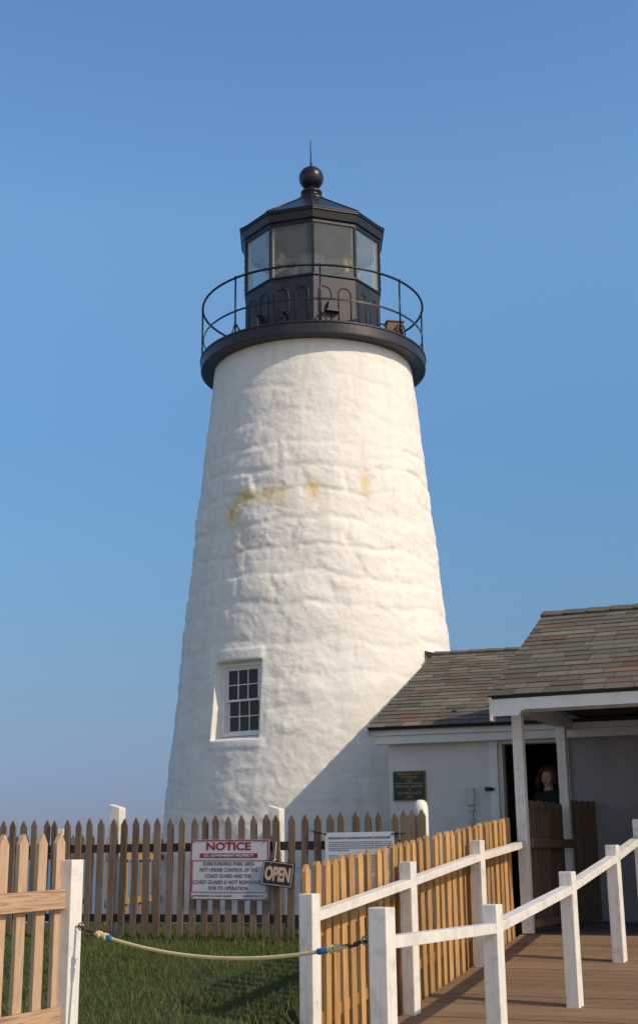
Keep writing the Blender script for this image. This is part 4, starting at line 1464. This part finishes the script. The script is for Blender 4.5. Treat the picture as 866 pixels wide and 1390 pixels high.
    for v in r_['verts']:
        n_ = 1 + .07 * noise.noise(v.co * 22) + .05 * noise.noise(v.co * 50)
        v.co = Vector((v.co.x * .93 * n_, v.co.y * 1.04 * n_ + .012, v.co.z * 1.05 * n_ + 1.672))
    kill = [f for f in q.faces if (f.calc_center_median().y < -.030 and f.calc_center_median().z < 1.712) or f.calc_center_median().z < 1.60]
    bmesh.ops.delete(q, geom=kill, context='FACES')
    for f in q.faces: f.smooth = True
    rs = random.Random(3)
    hb = MB(); hb.bm.free(); hb.bm = q
    for i in range(230 if hair_style == 'curly' else 70):
        an = rs.uniform(-2.35, 2.35); el_ = rs.uniform(-.2, 1.25)
        d = Vector((math.sin(an) * math.cos(el_), math.cos(an) * math.cos(el_), math.sin(el_)))
        p = Vector((d.x * .096, d.y * .107 + .012, d.z * .108 + 1.672))
        ln_ = rs.uniform(.10, .19) if hair_style == 'curly' else rs.uniform(.05, .09)
        pts = []
        for m2 in range(9):
            u = m2 / 8
            cw = (.010 + .006 * u) if hair_style == 'curly' else .003
            out = d * (.040 * math.sin(u * 2.2) + .008) if hair_style == 'curly' else d * .006
            pts.append(p + out + Vector((cw * math.sin(u * 15 + i), cw * math.cos(u * 15 + i), -ln_ * u)))
        hb.tube(pts, [.0085 * (1 - .6 * m2 / 8) for m2 in range(9)], 5)
    sub('hair', hb.bm, M[hair])
    for sg in (1, -1):
        q = MB(); q.sphere((.032 * sg, -.0815, 1.640), .0115, 12, (1.1, .6, .42)); sub('eye', q.bm, M['eye'])
    q = MB(); q.sphere((0, -.0965, 1.577), .017, 14, (1.45, .45, .42)); sub('lips', q.bm, M['lips'])
    return root
down = ((.235, .02, 1.13), (.25, -.04, .88), (.25, -.06, .80))
person('curly haired person in a black top standing in the dark doorway', tuple(HM @ Vector((1.79, .34, .335))), R(-32), 1.70, 'hair_red', 'cloth_black', (down, down))
person('brown haired person in dark clothes behind the left lantern glass', (-.53, -.42, 9.02), R(48), 1.68, 'hair_brown', 'cloth_navy', (((.27, -.10, 1.17), (.14, -.33, 1.25), (.10, -.40, 1.28)), ((.27, -.10, 1.17), (.16, -.33, 1.30), (.12, -.40, 1.34))), 'short')
person('blond person raising a hand behind the right lantern glass', (.56, -.36, 9.02), R(-20), 1.56, 'hair_blond', 'cloth_blue', (((.30, -.10, 1.22), (.20, -.26, 1.42), (.17, -.29, 1.50)), down), 'short')
person('person in a red top at the far right lantern glass', (.80, .10, 9.02), R(60), 1.45, 'hair_brown', 'cloth_red', (down, down), 'short')

# ------------------------------------------------------------------ grass
n = 130000
gx = rng.uniform(-4.2, 2.2, n); gy = rng.uniform(-13.2, -4.0, n)
rel = np.stack([gx - C1.x, gy - C1.y], 1)
nn = rel @ np.array([pn.x, pn.y])
keep = nn < -.16
keep &= (gx ** 2 + gy ** 2) > 2.5 ** 2
gx, gy = gx[keep], gy[keep]
n = len(gx)
gz = np.array([ground_z(x, y) for x, y in zip(gx, gy)])
clump = np.array([noise.noise(Vector((x * 1.4, y * 1.4, 0))) for x, y in zip(gx, gy)])
clump2 = np.array([noise.noise(Vector((x * 6, y * 6, 5))) for x, y in zip(gx, gy)])
hgt = (.026 + .030 * rng.random(n)) * (1 + .55 * clump2 + .3 * clump)
edge = np.abs((gx - F0.x) * fb.x + (gy - F0.y) * fb.y) < .10           # longer under the fence
hgt = np.where(edge, hgt * 1.5, hgt)
for (qx, qy) in ((L1.x, L1.y), (PT(0, -4.865, 0).x - .1, PT(0, -4.865, 0).y), (FP(-1.118, .11, 0).x, FP(-1.118, .11, 0).y), (FP(.48, .11, 0).x, FP(.48, .11, 0).y), (-2.6, -9.0), (-.9, -11.1), (-1.5, -10.1)):
    hgt = hgt * (1 + 1.3 * np.exp(-((gx - qx) ** 2 + (gy - qy) ** 2) / .028))
along_ramp = (nn[keep] > -.34)
hgt = np.where(along_ramp, hgt * 1.7, hgt)
hgt = hgt * np.where(rng.random(n) < .03, 1.8, 1.0)
an = rng.uniform(0, 2 * np.pi, n); ln_ = rng.uniform(.1, .75, n) * hgt; wd = rng.uniform(.0022, .0042, n)
la_ = rng.uniform(0, 2 * np.pi, n)
v = np.zeros((n, 3, 3))
v[:, 0] = np.stack([gx - np.cos(an) * wd, gy - np.sin(an) * wd, gz - .004], 1)
v[:, 1] = np.stack([gx + np.cos(an) * wd, gy + np.sin(an) * wd, gz - .004], 1)
v[:, 2] = np.stack([gx + np.cos(la_) * ln_, gy + np.sin(la_) * ln_, gz + hgt], 1)
me = bpy.data.meshes.new('grass')
me.vertices.add(n * 3); me.vertices.foreach_set('co', v.reshape(-1))
me.loops.add(n * 3); me.loops.foreach_set('vertex_index', np.arange(n * 3, dtype=np.int32))
me.polygons.add(n); me.polygons.foreach_set('loop_start', np.arange(0, n * 3, 3, dtype=np.int32))
me.update(calc_edges=True)
ca = me.color_attributes.new('Col', 'FLOAT_COLOR', 'POINT')
g1 = np.array([.055, .095, .018]); g2 = np.array([.10, .125, .03]); g3 = np.array([.16, .14, .06])
f1 = np.clip(.5 + .7 * clump + rng.normal(0, .25, n), 0, 1)[:, None]
c = g1 * (1 - f1) + g2 * f1
patch = np.array([noise.noise(Vector((x * .8 + 3, y * 2.2, 9))) for x, y in zip(gx, gy)])
dry = (rng.random(n) < np.clip(.08 + .35 * patch, .03, .35))[:, None]
c = np.where(dry, g3, c)
c = np.repeat(c, 3, axis=0)
ca.data.foreach_set('color', np.concatenate([c, np.ones((n * 3, 1))], 1).reshape(-1).astype(np.float32))
me.materials.append(M['grass'])
go = link(bpy.data.objects.new('grass', me))
tag(go, 'short green lawn grass around the fences', 'grass', kind='stuff')
